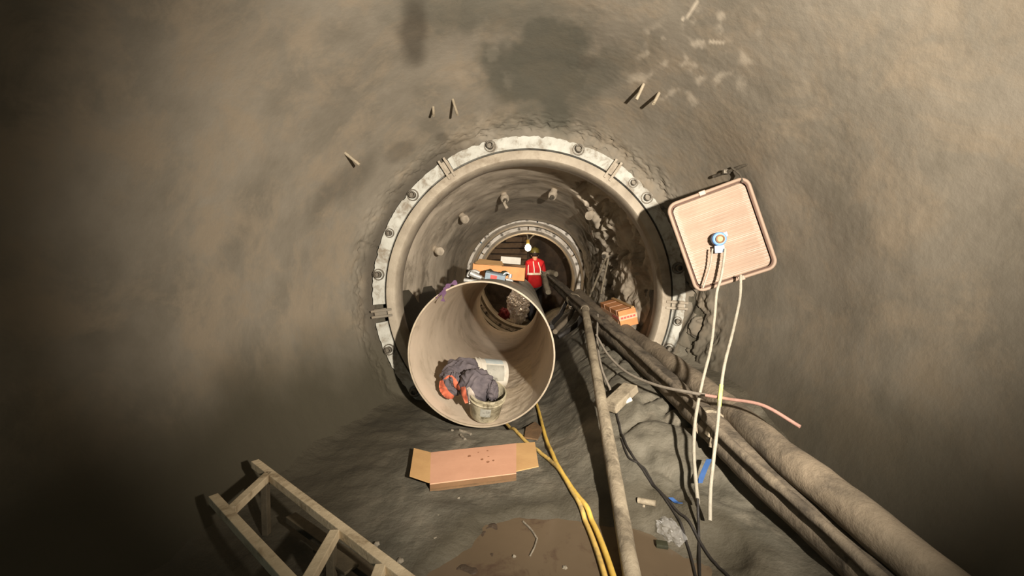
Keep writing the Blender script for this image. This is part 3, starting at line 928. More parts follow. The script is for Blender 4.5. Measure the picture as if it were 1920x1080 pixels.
b = new_bm(); tube(b, spline([G(1196, 938, .018), G(1229, 944, .018)], 4), .016, 12); tube(b, spline([G(1207, 941, .018), G(1207, 952, .01)], 4), .008, 8)
obj('pipe_fitting', b, M['rod'], label='short rusty tee fitting on the mud right of the long rod', cat='fitting')
b = new_bm(); w = -.018
tube(b, spline([Z(981, 978, w), Z(996, 993, w), Z(1007, 1010, w)], 6), .005, 8); tube(b, spline([Z(1007, 1010, w), Z(1002, 1026, w), Z(994, 1042, w)], 6), .004, 8)
obj('twig', b, M['stone'], label='bent pale twig floating in the puddle', cat='twig')
# dark mud lumps breaking the puddle surface
def lump(pts, r, label):
    b = new_bm(); tube(b, spline([Z(x, y, -.024) for x, y in pts], 8), lambda s: r * .6 * (.3 + math.sin(PI * min(.98, max(.02, s)))), 10, r * .9, 16)
    for v in b.verts: v.co.z = -.026 + (v.co.z + .026) * .35
    obj('mud_lump', b, M['ridge'], label=label, cat='mud', group='mud ridges in the puddle')
lump([(928, 985), (912, 993), (902, 1010), (897, 1040)], .018, 'long curved mud ridge at the left of the puddle')
lump([(935, 1000), (926, 988), (915, 985)], .02, 'rounded mud lump at the head of the curved ridge')
lump([(912, 1046), (922, 1040), (924, 1060), (930, 1078)], .015, 'hooked mud ridge at the bottom of the puddle')
lump([(850, 1080), (862, 1064), (880, 1070), (900, 1074)], .02, 'low mud ridge in the lower left corner of the puddle')
# clear plastic bag and dark scrap
b = new_bm(); bmesh.ops.create_icosphere(b, subdivisions=4, radius=1)
bp = (G(1256, 1003, .0))
ax = (G(1278, 1026, 0) - G(1236, 978, 0)); L = ax.length / 2; ang = math.atan2(ax.y, ax.x)
for v in b.verts:
    n = v.co.copy(); k = 1 + .35 * noise.noise(n * 2.5) - .25 * abs(noise.noise(n * 5 + Vector((3, 0, 0)))) + .12 * noise.noise(n * 9)
    p = Vector((n.x * L, n.y * .055, max(-.3, n.z) * .05)) * k
    c, s = math.cos(ang), math.sin(ang)
    v.co = Vector((p.x * c - p.y * s, p.x * s + p.y * c, p.z)) + bp + Vector((0, 0, .016))
obj('plastic_bag', b, M['film'], label='crumpled clear plastic bag on the mud at lower right', cat='bag')
b = new_bm(); pq = G(1241, 1021, .01); box(b, pq, (.055, .04, .02), Matrix.Rotation(-.2, 3, 'Z'), .005)
obj('scrap_block', b, M['darkit'], label='small dark green block beside the plastic bag', cat='scrap')

# ------------------------------------------------------------------ hoses, rods, cables
b = new_bm(); pa = [P(1022, 517, 8.4), P(1036, 527, 7.6), P(1075, 562, 5.9), P(1115, 598, 4.85), P(1150, 629, 4.25), P(1190, 663, 3.78), P(1260, 727, 3.05), P(1330, 795, 2.55), P(1400, 868, 2.2), P(1560, 1010, 1.75), P(1800, 1240, 1.3)]
t = thing('hose', pa[5] - Vector((0, 0, .1)), 'thick dusty hose, lower of the two running down the right side', 'hose')
tube(b, spline(pa, 10), .086, 20, .008, 7); obj('hose_body', b, M['hose'], t)
for px, py, d in ((1075, 562, 5.9), (1330, 795, 2.55)):
    b = new_bm(); i = P(px, py, d); tg = (P(px + 30, py + 26, d - .5 * d / 6) - i).normalized()
    tube(b, [i - tg * .03, i + tg * .03], .097, 20, .004, 9); obj('clamp_band', b, M['rod'], t)
b = new_bm()
pb = [P(1085, 552, 6.3), P(1120, 584, 5.45), P(1150, 608, 4.9), P(1190, 634, 4.4), P(1230, 661, 3.85), P(1300, 714, 3.1), P(1365, 767, 2.62), P(1450, 840, 2.15), P(1640, 990, 1.62), P(1850, 1170, 1.3)]
tube(b, spline(pb, 10), .082, 20, .010, 5)
obj('hose', b, M['hoseB'], label='mud-caked pipe, upper of the two running down the right side', cat='hose')
b = new_bm(); pc_ = [p.copy() for p in pa]
tube(b, spline([p + Vector((-.07, -.05, .085)) for p in pc_], 10), .024, 12, .006, 12)
obj('cable', b, M['hose'], label='dust-covered cable strapped along the lower thick hose', cat='cable')
# long leaning rod
b = new_bm(); tp, bt = P(1097, 580, 4.55), P(1186, 1085, 1.70)
tt = thing('steel_rod', bt, 'long muddy steel pipe leaning from the floor onto the thick hose', 'pipe')
dr = bt - tp
tube(b, [tp + dr * (k / 24) for k in range(25)] + [bt + dr * .25], .039, 18, .004, 10); obj('tube', b, M['rod'], tt)
b = new_bm(); tube(b, [tp + dr * .0, tp - dr * .012], .046, 18); obj('collar', b, M['rod'], tt)
# rod pieces bent down from hose head (bracket at far end of hose)
b = new_bm(); tube(b, spline([P(1028, 548, 7.3), P(1022, 520, 7.7), P(1030, 511, 7.8), P(1043, 514, 7.6)], 8), .05, 14, .01, 10)
obj('hose_elbow', b, M['rod'], label='grey elbow fitting at the far end of the thick hose', cat='fitting')
# dark curved hoses under the bundle
for k, (pts, lb) in enumerate(((((1062, 566, 6.2), (1050, 590, 5.6), (1035, 606, 5.2), (1034, 613, 5.0)), 'uppermost of the black hoses curving under the thick hose'),
                               (((1078, 572, 5.9), (1066, 596, 5.3), (1048, 614, 5.0), (1041, 622, 4.85)), 'middle one of the black hoses curving under the thick hose'),
                               (((1092, 588, 5.4), (1083, 606, 5.0), (1062, 622, 4.75), (1046, 632, 4.7)), 'lowest of the black hoses curving under the thick hose'))):
    b = new_bm(); tube(b, spline([P(*q) for q in pts], 8), .03, 12, .004, 9)
    obj('cable', b, M['black'] if k != 1 else M['hose'], label=lb, cat='hose', group='black hoses under the thick hose')
def cable(pts, r, m, label, name='cable', cat='cable', nz=0, grp=None, ground=False):
    b = new_bm(); path = spline(pts, 10)
    if ground:
        for p in path: p.z = max(-.022, hgt(p.x, p.y)) + r * .8
    tube(b, path, r, 10, nz, 20); return obj(name, b, m, label=label, cat=cat, group=grp)
cable([P(1118, 628, 4.0), P(1140, 665, 3.65), P(1175, 698, 3.25), P(1230, 722, 2.85), P(1290, 735, 2.55), P(1330, 742, 2.4)], .010, M['cableg'], 'grey cable sagging in front of the thick hose')
cable([P(1323, 741, 2.38), P(1365, 748, 2.3), P(1430, 760, 2.15), P(1500, 800, 2.0)], .009, M['cablep'], 'pinkish cable end at the right edge')
cable([P(1121, 590, 4.6), P(1120, 640, 4.1), P(1128, 690, 3.6), G(1145, 732, .01)], .010, M['cableg'], 'thin grey cable hanging straight down beside the long rod')
cable([G(1145, 732, .012), G(1157, 780, .012), G(1168, 820, .012), G(1185, 855, .012), G(1225, 905, .012), G(1262, 950, .012), G(1305, 1010, .012), G(1345, 1062, .012), G(1400, 1120, .012)], .007, M['black'], 'black cable running down the mud to the lower right corner', ground=True)
cable([G(1165, 825, .01), G(1180, 860, .01), G(1210, 880, .01), G(1240, 930, .012), G(1270, 975, .012), G(1292, 1030, .012), G(1306, 1085, .012)], .006, M['black'], 'second black cable in the mud, left of the corner cable', ground=True)
cable([P(1308, 935, 2.05), P(1309, 965, 2.0), G(1310, 1000, .02), G(1311, 1030, .012), G(1312, 1090, .012)], .0065, M['black'], 'black cable end lying straight below the left white cord')
YG = 'yellow hoses on the floor'
cable([G(1002, 745, .02), G(1010, 770, .02), G(1022, 815, .018), G(1045, 872, .018), G(1080, 925, .018), G(1106, 968, .018), G(1128, 1015, .018), G(1150, 1080, .018), G(1170, 1150, .018)], .014, M['yellow'], 'bright yellow hose coming from the right side of the pipe mouth', 'yellow_hose', 'hose', grp=YG, ground=True)
cable([G(945, 788, .02), G(958, 802, .02), G(985, 825, .018), G(1022, 856, .018), G(1048, 880, .02), G(1072, 920, .02), G(1094, 965, .018), G(1112, 1010, .018), G(1134, 1080, .018), G(1150, 1150, .018)], .013, M['yellowd'], 'muddy yellow hose coming from under the pipe mouth past the box flap', 'yellow_hose', 'hose', grp=YG, ground=True)

# flat stone slab and bright bolt under the hoses
b = new_bm(); s0 = G(1163, 745, .05)
box(b, s0, (.30, .12, .06), Matrix.Rotation(.75, 3, 'Z') @ Matrix.Rotation(-.35, 3, 'Y'), .008)
obj('concrete_block', b, M['rod'], smooth=False, label='grey concrete block wedged under the thick hose', cat='block')
b = new_bm(); s1 = G(1170, 752, .03); tube(b, [s1 + Vector((-.05, -.03, -.015)), s1 + Vector((.05, .0, .015))], .018, 12, .004, 30)
obj('bolt', b, M['white'], label='short pale bolt on the mud below the concrete block', cat='bolt')

# taped cardboard box on the muck pile
ne, fe = P(1178, 596, 4.62), P(1142, 577, 5.3)
ax = (fe - ne); L = ax.length; ax /= L
rt = ax.cross(Vector((0, 0, 1))).normalized(); rt = (Matrix.Rotation(D(-14), 3, ax) @ rt); upv = rt.cross(ax)
R = Matrix((rt, ax, upv)).transposed()
bw, bh = .20, .19
t = thing('cardboard_box', (ne + fe) / 2 - upv * bh / 2, 'small orange cardboard box wound with tape on the muck pile at right', 'box')
cc = (ne + fe) / 2
b = new_bm(); box(b, cc, (bw, L, bh), R, .004); obj('carton', b, M['cardO'], t, smooth=False)
for yy in (-.30, -.05, .2):
    b = new_bm(); box(b, cc + ax * (yy * L * 1.3), (bw + .004, .035, bh + .004), R, .001); obj('tape_band', b, M['tape'], t, smooth=False)
b = new_bm(); box(b, cc + upv * .012, (bw + .006, L + .004, .055), R, .001); pbn = obj('printed_band', b, M['tape'], t, smooth=False, label='pale tape band with red print')
for k in range(5):
    b = new_bm(); box(b, cc - ax * (L / 2 + .0035) + upv * .012 + rt * (-.07 + .035 * k), (.026, .002, .022), R); obj('red_print', b, M['redlab'], pbn, smooth=False, label='red printing on the tape')
for k in range(5):
    b = new_bm(); box(b, cc - rt * (bw / 2 + .0045) + upv * .012 - ax * (L / 2 - .05 - .04 * k), (.002, .028, .022), R); obj('red_print', b, M['redlab'], pbn, smooth=False, label='red printing on the tape')
b = new_bm(); box(b, cc + upv * (bh / 2 + .012) + rt * .07, (.035, L * 1.02, .016), R, .003)
obj('wood_strip', b, M['cardB'], smooth=False, label='thin wooden strip lying on the taped orange box', cat='strip')

# ------------------------------------------------------------------ ribbed panel at right
pd_ = 3.02
pcn = P(1352, 442, pd_)
ang = D(20)
xr = Vector((math.cos(ang), -0.18, math.sin(ang))).normalized()
zr = Vector((-math.sin(ang), 0, math.cos(ang))); zr = (zr - xr * zr.dot(xr)).normalized()
yr = zr.cross(xr)       # points away from camera
Rp = Matrix((xr, yr, zr)).transposed()
W2, H2 = .275, .33
t = thing('ribbed_panel', pcn - zr * H2, 'tilted beige ribbed panel with a rolled rim hanging by the right wall', 'panel')
def rrect(w, h, r, n=10):
    pts = []
    for cx, cz, a0 in ((w - r, h - r, 0), (-(w - r), h - r, 90), (-(w - r), -(h - r), 180), (w - r, -(h - r), 270)):
        for k in range(n + 1):
            a = D(a0 + 90 * k / n); pts.append((cx + r * math.cos(a), cz + r * math.sin(a)))
    return pts
def pp(x, y, z): return pcn + Rp @ Vector((x, y, z))
# rim: swept rounded tube around
b = new_bm()
rp = rrect(W2, H2, .06)
loop = [pp(x, 0, z) for x, z in rp]
n = len(loop); rings = []
for i in range(n):
    tg = (loop[(i + 1) % n] - loop[i - 1]).normalized(); sd = yr.cross(tg).normalized()
    rings.append([b.verts.new(loop[i] + sd * .012 * math.cos(2 * PI * k / 12) + yr * .016 * math.sin(2 * PI * k / 12)) for k in range(12)])
for i in range(n):
    A_, B_ = rings[i], rings[(i + 1) % n]
    for k in range(12): b.faces.new((A_[k], A_[(k + 1) % 12], B_[(k + 1) % 12], B_[k]))
obj('rim', b, M['panel'], t)
b = new_bm()
o1 = [pp(x, -.004, z) for x, z in rrect(W2 - .008, H2 - .008, .053)]; o2 = [pp(x, -.004, z) for x, z in rrect(W2 - .02, H2 - .02, .045)]
va = [b.verts.new(p) for p in o1]; vb = [b.verts.new(p) for p in o2]
for i in range(n): b.faces.new((va[i], va[(i + 1) % n], vb[(i + 1) % n], vb[i]))
obj('seal', b, M['groove'], t, label='dark seal line inside the rim')
# ribbed face (a shallow inward pyramid with raised ribs)
b = new_bm(); nx, nz_ = 24, 150; rows = []
w, h = W2 - .026, H2 - .026
for j in range(nz_ + 1):
    z = -h + 2 * h * j / nz_; row = []
    for i in range(nx + 1):
        x = -w + 2 * w * i / nx
        # shrink rows at the rounded corners
        cz = max(0, abs(z) - (h - .045)); lim = w - (.045 - math.sqrt(max(0, .045 ** 2 - cz ** 2)))
        xx = x * lim / w
        e = max(abs(xx) / w, abs(z) / h)
        dep = .004 + .03 * (1 - e)
        ribs = .007 * (.5 + .5 * math.cos(2 * PI * z / .0235)) * (1 if abs(xx) < w * .93 else 0)
        row.append(b.verts.new(pp(xx, dep - ribs, z)))
    rows.append(row)
for a_, b_ in zip(rows, rows[1:]):
    for k in range(nx): b.faces.new((a_[k], a_[k + 1], b_[k + 1], b_[k]))
obj('ribbed_face', b, M['panel'], t)
# back tray
b = new_bm(); lp = [[b.verts.new(pp(x, y, z)) for x, z in rrect(W2 * s, H2 * s, .06)] for y, s in ((.002, .985), (.05, .93), (.055, .9))]
for a_, b_ in zip(lp, lp[1:]):
    for i in range(n): b.faces.new((a_[i], a_[(i + 1) % n], b_[(i + 1) % n], b_[i]))
b.faces.new(lp[-1])
obj('back_shell', b, M['panel'], t)
for x, z in ((-.03, H2), (.03, -H2)):
    b = new_bm(); box(b, pp(x, -.008, z), (.045, .034, .032), Rp, .005); obj('clip', b, M['panel'], t, smooth=False)
# fitting
fc = P(1347, 448, pd_ - .05)
b = new_bm(); Rf = Rp @ Matrix.Rotation(PI / 2, 3, 'X')
lathe(b, [(.026, -.02), (.046, -.02), (.046, .03), (.04, .036), (.026, .036)], fc, Rf, 32, closed=True); clr = obj('collar', b, M['blue'], t, label='blue taped collar')
b = new_bm(); lathe(b, [(.0005, -.04), (.03, -.04), (.03, .05), (.022, .055), (.019, .045), (.0005, .045)], fc, Rf, 28); obj('fitting', b, M['brass'], t, label='brown round fitting in the middle')
b = new_bm(); box(b, P(1349, 467, pd_ - .06), (.062, .012, .05), Rp @ Matrix.Rotation(.25, 3, 'Y'), .003); obj('tape_tab', b, M['bluep'], clr, smooth=False, label='pale blue tape tab')
b = new_bm(); box(b, P(1358, 440, pd_ - .055), (.04, .012, .03), Rp, .003); obj('tape_tab', b, M['bluep'], clr, smooth=False, label='pale blue tape tab')
# bracket it hangs from
b = new_bm()
e0 = P(1338, 331, 3.3); e1 = P(1420, 300, 2.85)
tt = thing('wall_bracket', e1, 'dark steel bracket arm above the ribbed panel at the right edge', 'bracket')
tube(b, [e0, P(1375, 318, 3.08), e1], .012, 10); obj('arm', b, M['bolt'], tt)
b = new_bm(); tube(b, [P(1372, 314, 3.08), P(1388, 328, 3.0), P(1392, 340, 2.95)], .007, 8); obj('hanger', b, M['bolt'], tt)
b = new_bm(); box(b, P(1362, 322, 3.15), (.05, .03, .03), None, .004); obj('clamp', b, M['bolt'], tt, smooth=False)
# white cords
CG = 'white cords hanging at the right'
cord1 = [P(1360, 466, 2.93), P(1357, 490, 2.93), P(1352, 520, 2.92), P(1344, 548, 2.91), P(1340, 590, 2.85), P(1333, 650, 2.72), P(1316, 720, 2.56), P(1304, 785, 2.4), P(1301, 840, 2.27), P(1304, 895, 2.15), P(1309, 945, 2.04)]
cable(cord1, .0095, M['cord'], 'white cord hanging from the ribbed panel, left of the two', 'cord', 'cord', .0012, CG)
cord2 = [P(1389, 516, 2.90), P(1387, 560, 2.82), P(1373, 625, 2.62), P(1358, 685, 2.45), P(1350, 745, 2.32), P(1345, 800, 2.2), P(1338, 860, 2.1), P(1332, 920, 2.02), P(1331, 976, 1.95)]
tt = thing('cord', cord2[0], 'white cord with a lime band, nearest the right edge', 'cord', CG)
b = new_bm(); tube(b, spline(cord2, 10), .0092, 10, .001, 20); obj('cord_line', b, M['cord'], tt)
b = new_bm(); tube(b, spline([P(1352.5, 722, 2.365), P(1350, 745, 2.32), P(1348.3, 762, 2.285)], 4), .0105, 10); obj('lime_band', b, M['lime'], tt, label='lime coloured band')
cable([P(1336, 466, 2.95), P(1331, 500, 2.97), P(1318, 540, 2.99)], .006, M['cableg'], 'thin cable drooping across the ribbed panel', 'cable', 'cable')
# blue straps and orange bits near the hose
def strip(pts, w, m, label, cat='strap', nm='strap'):
    b = new_bm(); path = spline(pts, 6); prev = None
    for i, p in enumerate(path):
        sd = Vector((1, 0, 0)) * w; nn = Vector((0, .004, .002))
        q = [b.verts.new(p + sd), b.verts.new(p - sd), b.verts.new(p - sd + nn), b.verts.new(p + sd + nn)]
        if prev:
            for k in range(4): b.faces.new((prev[k], prev[(k + 1) % 4], q[(k + 1) % 4], q[k]))
        else: b.faces.new(q)
        prev = q
    b.faces.new(prev[::-1]); return obj(nm, b, m, smooth=False, label=label, cat=cat)
strip([P(1330, 862, 2.3), P(1321, 882, 2.25), P(1312, 906, 2.2)], .014, M['blues'], 'blue strap hanging between the white cords')
strip([G(1258, 934, .02), G(1268, 942, .02), G(1276, 944, .02)], .012, M['blues'], 'small blue strap end lying on the mud', 'strap')
b = new_bm(); cp = P(1335, 805, 2.4); box(b, cp, (.04, .05, .09), Matrix.Rotation(.4, 3, 'Y'), .006)
tube(b, [cp + Vector((0, -.03, .05)), cp + Vector((-.02, -.03, -.09))], .009, 8)
obj('hose_clamp', b, M['rod'], label='rusty clamp hanging below the thick hose near the cords', cat='clamp')

# ------------------------------------------------------------------ steel frame, lower left
zf = .30
t = thing('guard_rail', PZ(600, 1020, zf) * Vector((1, 1, 0)) if False else Vector((PZ(600, 1020, zf).x, PZ(600, 1020, zf).y, 0)), 'beige welded steel railing section standing in the lower left corner', 'railing')
def bar(p, q, w, h, name, m='frame'):
    b = new_bm(); d = (q - p); L = d.length; R = frame_of(d); box(b, (p + q) / 2, (w, h, L), R, .003)
    obj(name, b, M[m], t, smooth=False)
r0, r1 = PZ(478, 869, zf), PZ(800, 1118, zf)
bar(r0, r1, .036, .036, 'top_rail')
dv = (r1 - r0).normalized(); pv = Vector((dv.y, -dv.x, 0)); 
if pv.y > 0: pv = -pv
j1 = PZ(628, 1001, zf); e1_ = PZ(574, 1096, zf)
bar(j1, e1_ + (e1_ - j1) * .3, .036, .036, 'cross_bar')
j2 = PZ(714, 1066, zf); bar(j2, j2 + (e1_ - j1) * 1.0, .036, .036, 'cross_bar')
j0 = PZ(505, 890, zf); bar(j0, j0 + (e1_ - j1) * 1.2, .036, .036, 'cross_bar')
off = (e1_ - j1) * 1.3
bar(r0 + off, r1 + off, .036, .036, 'top_rail')
bar(PZ(600, 1025, .2), PZ(660, 1068, .2), .06, .012, 'shelf_plate', 'framed')
bar(PZ(545, 970, .10), PZ(800, 1150, .10), .05, .03, 'bottom_rail', 'framed')
for p in (j0, j1, j2): 
    b = new_bm(); gx = hgt(p.x, p.y, False); box(b, Vector((p.x, p.y, (gx + zf) / 2)) + off * .12, (.03, .03, zf - gx), None, .003); obj('leg', b, M['framed'], t, smooth=False)

# ------------------------------------------------------------------ person, lamp, far clutter
fx = P(1003, 500, 10.3).x; fy = 6.3
pt = thing('person', (fx, fy, hgt(fx, fy, False)), 'person in a red jacket with white stripes and olive hard hat beyond the pipe', 'person')
def skin_obj(name, verts, edges, radii, m, parent, root=0, sub=2):
    me = bpy.data.meshes.new(name); me.from_pydata([Vector(v) for v in verts], edges, [])
    o = bpy.data.objects.new(name, me); COL.objects.link(o); o.parent = parent
    me.materials.append(m)
    md = o.modifiers.new('skin', 'SKIN')
    if not me.skin_vertices: me.skin_vertices.new()
    for i, r in enumerate(radii):
        me.skin_vertices[0].data[i].radius = (r, r) if not isinstance(r, tuple) else r
        me.skin_vertices[0].data[i].use_root = (i == root)
    md.use_smooth_shade = True
    s = o.modifiers.new('sub', 'SUBSURF'); s.levels = sub; s.render_levels = sub
    return o
gz_ = hgt(fx, fy, False)
BV = [(0, 0, .92), (0, .01, 1.10), (0, .015, 1.30), (0, .01, 1.46), (0, .02, 1.53), (0, .04, 1.62), (0, .05, 1.70),
      (-.17, .01, 1.42), (-.22, .05, 1.16), (-.16, .22, 1.02), (-.13, .29, 1.0),
      (.17, .01, 1.42), (.23, .06, 1.16), (.17, .24, 1.04), (.14, .31, 1.03),
      (-.09, 0, .88), (-.10, .02, .50), (-.10, -.02, .10), (-.11, .12, .04),
      (.09, 0, .88), (.11, .02, .50), (.11, -.02, .10), (.12, .12, .04)]
BE = [(0, 1), (1, 2), (2, 3), (3, 4), (4, 5), (5, 6), (3, 7), (7, 8), (8, 9), (9, 10), (3, 11), (11, 12), (12, 13), (13, 14),
      (0, 15), (15, 16), (16, 17), (17, 18), (0, 19), (19, 20), (20, 21), (21, 22)]
BR = [(.15, .1), (.14, .1), (.155, .11), (.12, .09), .055, .085, .08, .065, .045, .034, .03, .065, .045, .034, .03, .085, .06, .042, .035, .085, .06, .042, .035]
skin_obj('body', BV, BE, BR, M['skin'], pt)
JV = [(0, 0, .74)] + BV[1:4] + [BV[7], BV[8], BV[9], BV[11], BV[12], BV[13], (0, .02, 1.57)]
skin_obj('jacket', JV, [(0, 1), (1, 2), (2, 3), (3, 4), (4, 5), (5, 6), (3, 7), (7, 8), (8, 9), (3, 10)],
         [(.20, .15), (.19, .14), (.20, .145), (.16, .125), .088, .068, .055, .088, .068, .055, .078], M['red'], pt)
skin_obj('trousers', [(0, 0, .96), (-.09, 0, .84), (-.10, .02, .5), (-.10, -.02, .12), (.09, 0, .84), (.11, .02, .5), (.11, -.02, .12)],
         [(0, 1), (1, 2), (2, 3), (0, 4), (4, 5), (5, 6)], [(.2, .15), .115, .085, .068, .115, .085, .068], M['trouser'], pt)
for s in (-1, 1):
    b = new_bm(); c = Vector((fx + s * .105, fy + .03, gz_))
    tube(b, [c + Vector((0, -.05, .22)), c + Vector((0, -.05, .06)), c + Vector((0, -.02, .045)), c + Vector((0, .13, .04))], lambda s_: .06 - .012 * s_, 14)
    obj('boot', b, M['boot'], pt)
# hands: palm with five fingers each
for s in (-1, 1):
    wv = Vector(BV[10] if s < 0 else BV[14])
    verts = [wv, wv + Vector((0, .05, 0))]; edges = [(0, 1)]; rad = [(.022, .014), (.03, .014)]
    for k, (dx, ln) in enumerate(((-.027, .06), (-.009, .072), (.009, .068), (.027, .052))):
        i = len(verts); verts += [wv + Vector((dx, .075, 0)), wv + Vector((dx * 1.15, .075 + ln * .55, -.012)), wv + Vector((dx * 1.2, .075 + ln * .8, -.035))]
        edges += [(1, i), (i, i + 1), (i + 1, i + 2)]; rad += [.009, .0085, .0075]
    i = len(verts); verts += [wv + Vector((-s * .035, .03, -.005)), wv + Vector((-s * .055, .06, -.015))]; edges += [(0, i), (i, i + 1)]; rad += [.011, .009]
    skin_obj('hand', verts, edges, rad, M['skin'], pt, 0, 1)
# stripes
def band(pts, r, nm='reflective_stripe'):
    b = new_bm(); tube(b, spline([Vector((fx, fy, gz_)) + Vector(p) for p in pts], 8), r, 10); obj(nm, b, M['stripe'], pt, label='white reflective stripe')
b = new_bm()
for (z, rx, ry) in ((1.16, .192, .142),):
    rg = [[b.verts.new((fx + k_ * rx * math.cos(2 * PI * i / 40), fy + .01 + k_ * ry * math.sin(2 * PI * i / 40), gz_ + zz)) for i in range(40)] for zz, k_ in ((z - .025, 1.0), (z - .025, 1.03), (z + .025, 1.03), (z + .025, 1.0))]
    for A_, B_ in zip(rg, rg[1:] + rg[:1]):
        for i in range(40): b.faces.new((A_[i], A_[(i + 1) % 40], B_[(i + 1) % 40], B_[i]))
obj('reflective_stripe', b, M['stripe'], pt, label='white reflective stripe')
for x0 in (-.02, -.165, .13):
    yb_ = .142 * math.sqrt(max(0, 1 - (x0 / .2) ** 2))
    band([(x0, -yb_ + .004, 1.16), (x0 * 1.0, -yb_ - .004, 1.28), (x0 * .85 - .02, -yb_ * .9 - .005, 1.40), (x0 * .8 - .03, -.02, 1.50)], .013)
# head details and helmet
hc = Vector((fx, fy + .05, gz_ + 1.68))
b = new_bm(); lathe(b, [(.128, 0), (.128, .01), (.115, .02), (.112, .06), (.095, .105), (.055, .132), (.0005, .14)], hc + Vector((0, 0, .0)), Matrix.Diagonal((1, 1.15, 1)).to_3x3(), 36)
hh = obj('hard_hat', b, M['olive'], pt)
e = new_bm(); bmesh.ops.create_icosphere(e, subdivisions=3, radius=1)
for v in e.verts: v.co = Vector((v.co.x * .098, v.co.y * .105 - .015, v.co.z * .10)) + hc + Vector((0, 0, -.02))
M['hair'] = mat('dark_hair', (40, 30, 24), (30, 22, 18), 30, .7)
obj('hair', e, M['hair'], pt)
b = new_bm(); lathe(b, [(.0005, .128), (.02, .127), (.02, .15), (.0005, .152)], hc, Matrix.Diagonal((1, 5, .98)).to_3x3(), 16); obj('hat_ridge', b, M['olive'], hh)
b = new_bm()
for s in (-1, 1):
    e = new_bm(); bmesh.ops.create_icosphere(e, subdivisions=2, radius=1)
    for v in e.verts: v.co = Vector((v.co.x * .012, v.co.y * .022, v.co.z * .035))
    join(b, e, hc + Vector((s * .085, .01, -.05)))
e = new_bm(); bmesh.ops.create_icosphere(e, subdivisions=2, radius=1)
for v in e.verts: v.co = Vector((v.co.x * .016, v.co.y * .022, v.co.z * .026))
join(b, e, hc + Vector((0, .10, -.055)))
obj('face_features', b, M['skin'], pt)

# hanging lamp
lp_ = P(990, 465, 9.45)
t = thing('lamp', lp_, 'bare lit bulb hanging at the far end of the tunnel', 'lamp')
b = new_bm(); bmesh.ops.create_uvsphere(b, u_segments=24, v_segments=16, radius=.07)
for v in b.verts:
    if v.co.z > 0: v.co.z *= 1.25
bmesh.ops.translate(b, verts=b.verts, vec=lp_); M['bulb'] = emit('lit_bulb', (255, 226, 180), 30); obj('bulb', b, M['bulb'], t)
b = new_bm(); lathe(b, [(.0005, .1), (.035, .1), (.035, .17), (.02, .19), (.0005, .19)], lp_, Matrix.Identity(3), 20); obj('socket', b, M['yellow'], t)
b = new_bm(); tube(b, spline([lp_ + Vector((0, 0, .18)), lp_ + Vector((-.02, .05, .3)), lp_ + Vector((-.1, .05, .42)), lp_ + Vector((-.2, 0, .5))], 8), .014, 8); obj('cord', b, M['cord'], t)
b = new_bm(); tube(b, spline([lp_ + Vector((.01, 0, .17)), lp_ + Vector((.10, .02, .27)), lp_ + Vector((.2, .02, .33)), lp_ + Vector((.42, .3, .46))], 8), .014, 8); obj('cord', b, M['cord'], t)
# timber lagging boards at upper left of far end
for k in range(6):
    z = 1.42 + .15 * k; xm = math.sqrt(max(.01, 1.1 ** 2 - (z + .05 - AXZ) ** 2))
    b = new_bm(); box(b, (-xm / 2 - .05, 6.75 + .02 * (k % 2), z + .06), (xm + .1, .05, .125), Matrix.Rotation(.02 * (k % 3 - 1), 3, 'Y'), .008)
    nm = ['lowest', 'second lowest', 'third lowest', 'third highest', 'second highest', 'highest'][k]
    obj('timber_board', b, M['wood'], smooth=False, label=f'dark timber board left of the far lamp, {nm} of the stack', cat='board', group='timber boards on the far face')
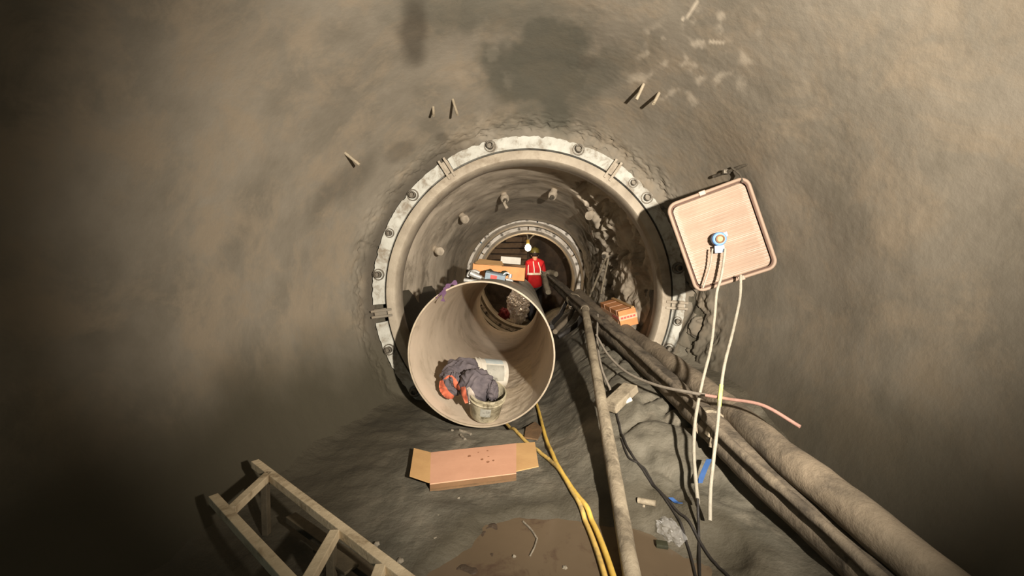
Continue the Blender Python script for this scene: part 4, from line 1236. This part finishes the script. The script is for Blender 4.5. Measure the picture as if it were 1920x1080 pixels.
# foil and red bag seen through the pipe
b = new_bm(); bmesh.ops.create_icosphere(b, subdivisions=5, radius=1)
fcn = P(972, 573, 10.0); fcn.z = .44
for v in b.verts:
    n = v.co.copy(); cells = noise.cell_vector(n * 5)
    k = 1 + .22 * noise.noise(n * 2) + .3 * abs(noise.noise(n * 5)) - .3 * abs(noise.noise(n * 8 + Vector((4, 0, 0)))) + .05 * cells.x
    v.co = Vector((n.x * .25, n.y * .13, n.z * .40)) * k
bmesh.ops.translate(b, verts=b.verts, vec=fcn)
obj('foil_bundle', b, M['foil'], smooth=False, label='crumpled silver foil bundle seen through the far end of the pipe', cat='foil')
b = new_bm(); bmesh.ops.create_icosphere(b, subdivisions=4, radius=1)
rc = P(945, 586, 9.75)
for v in b.verts:
    n = v.co.copy(); k = 1 + .3 * noise.noise(n * 2 + Vector((9, 0, 0))) - .12 * abs(noise.noise(n * 6))
    v.co = Vector((n.x * .13, n.y * .1, n.z * .15)) * k
rc.z = .26
bmesh.ops.translate(b, verts=b.verts, vec=rc)
M['darkred'] = mat('dark_red_plastic', (104, 22, 28), (84, 16, 22), 8, .6, bump=.1)
obj('bag', b, M['darkred'], label='dark red bag beside the foil bundle', cat='bag')

# ------------------------------------------------------------------ light
def lamp(name, typ, loc, energy, color, size=.05, target=None, **k):
    l = bpy.data.lights.new(name, typ); l.energy = energy; l.color = color
    if typ in ('SPOT', 'POINT'): l.shadow_soft_size = size
    for a_, v_ in k.items(): setattr(l, a_, v_)
    o = bpy.data.objects.new(name, l); COL.objects.link(o); o.location = loc
    if target is not None:
        o.rotation_euler = (Vector(target) - Vector(loc)).to_track_quat('-Z', 'Y').to_euler()
    return o
lamp('work_light', 'SPOT', (.97, -4.3, 1.52), 2080, (1, .915, .82), .04, (.0, 0, 1.6), spot_size=D(94), spot_blend=1.0)
lamp('bulb_light', 'POINT', lp_ + Vector((0, -.02, -.12)), 28, (1, .82, .6), .05)
w = bpy.data.worlds.new('world'); S.world = w; w.use_nodes = True
bg = w.node_tree.nodes['Background']; bg.inputs[0].default_value = (.52, .72, .75, 1); bg.inputs[1].default_value = .27

S.view_settings.view_transform = 'Standard'; S.view_settings.look = 'None'
S.view_settings.exposure = 0; S.view_settings.gamma = 1
S.view_settings.use_curve_mapping = False
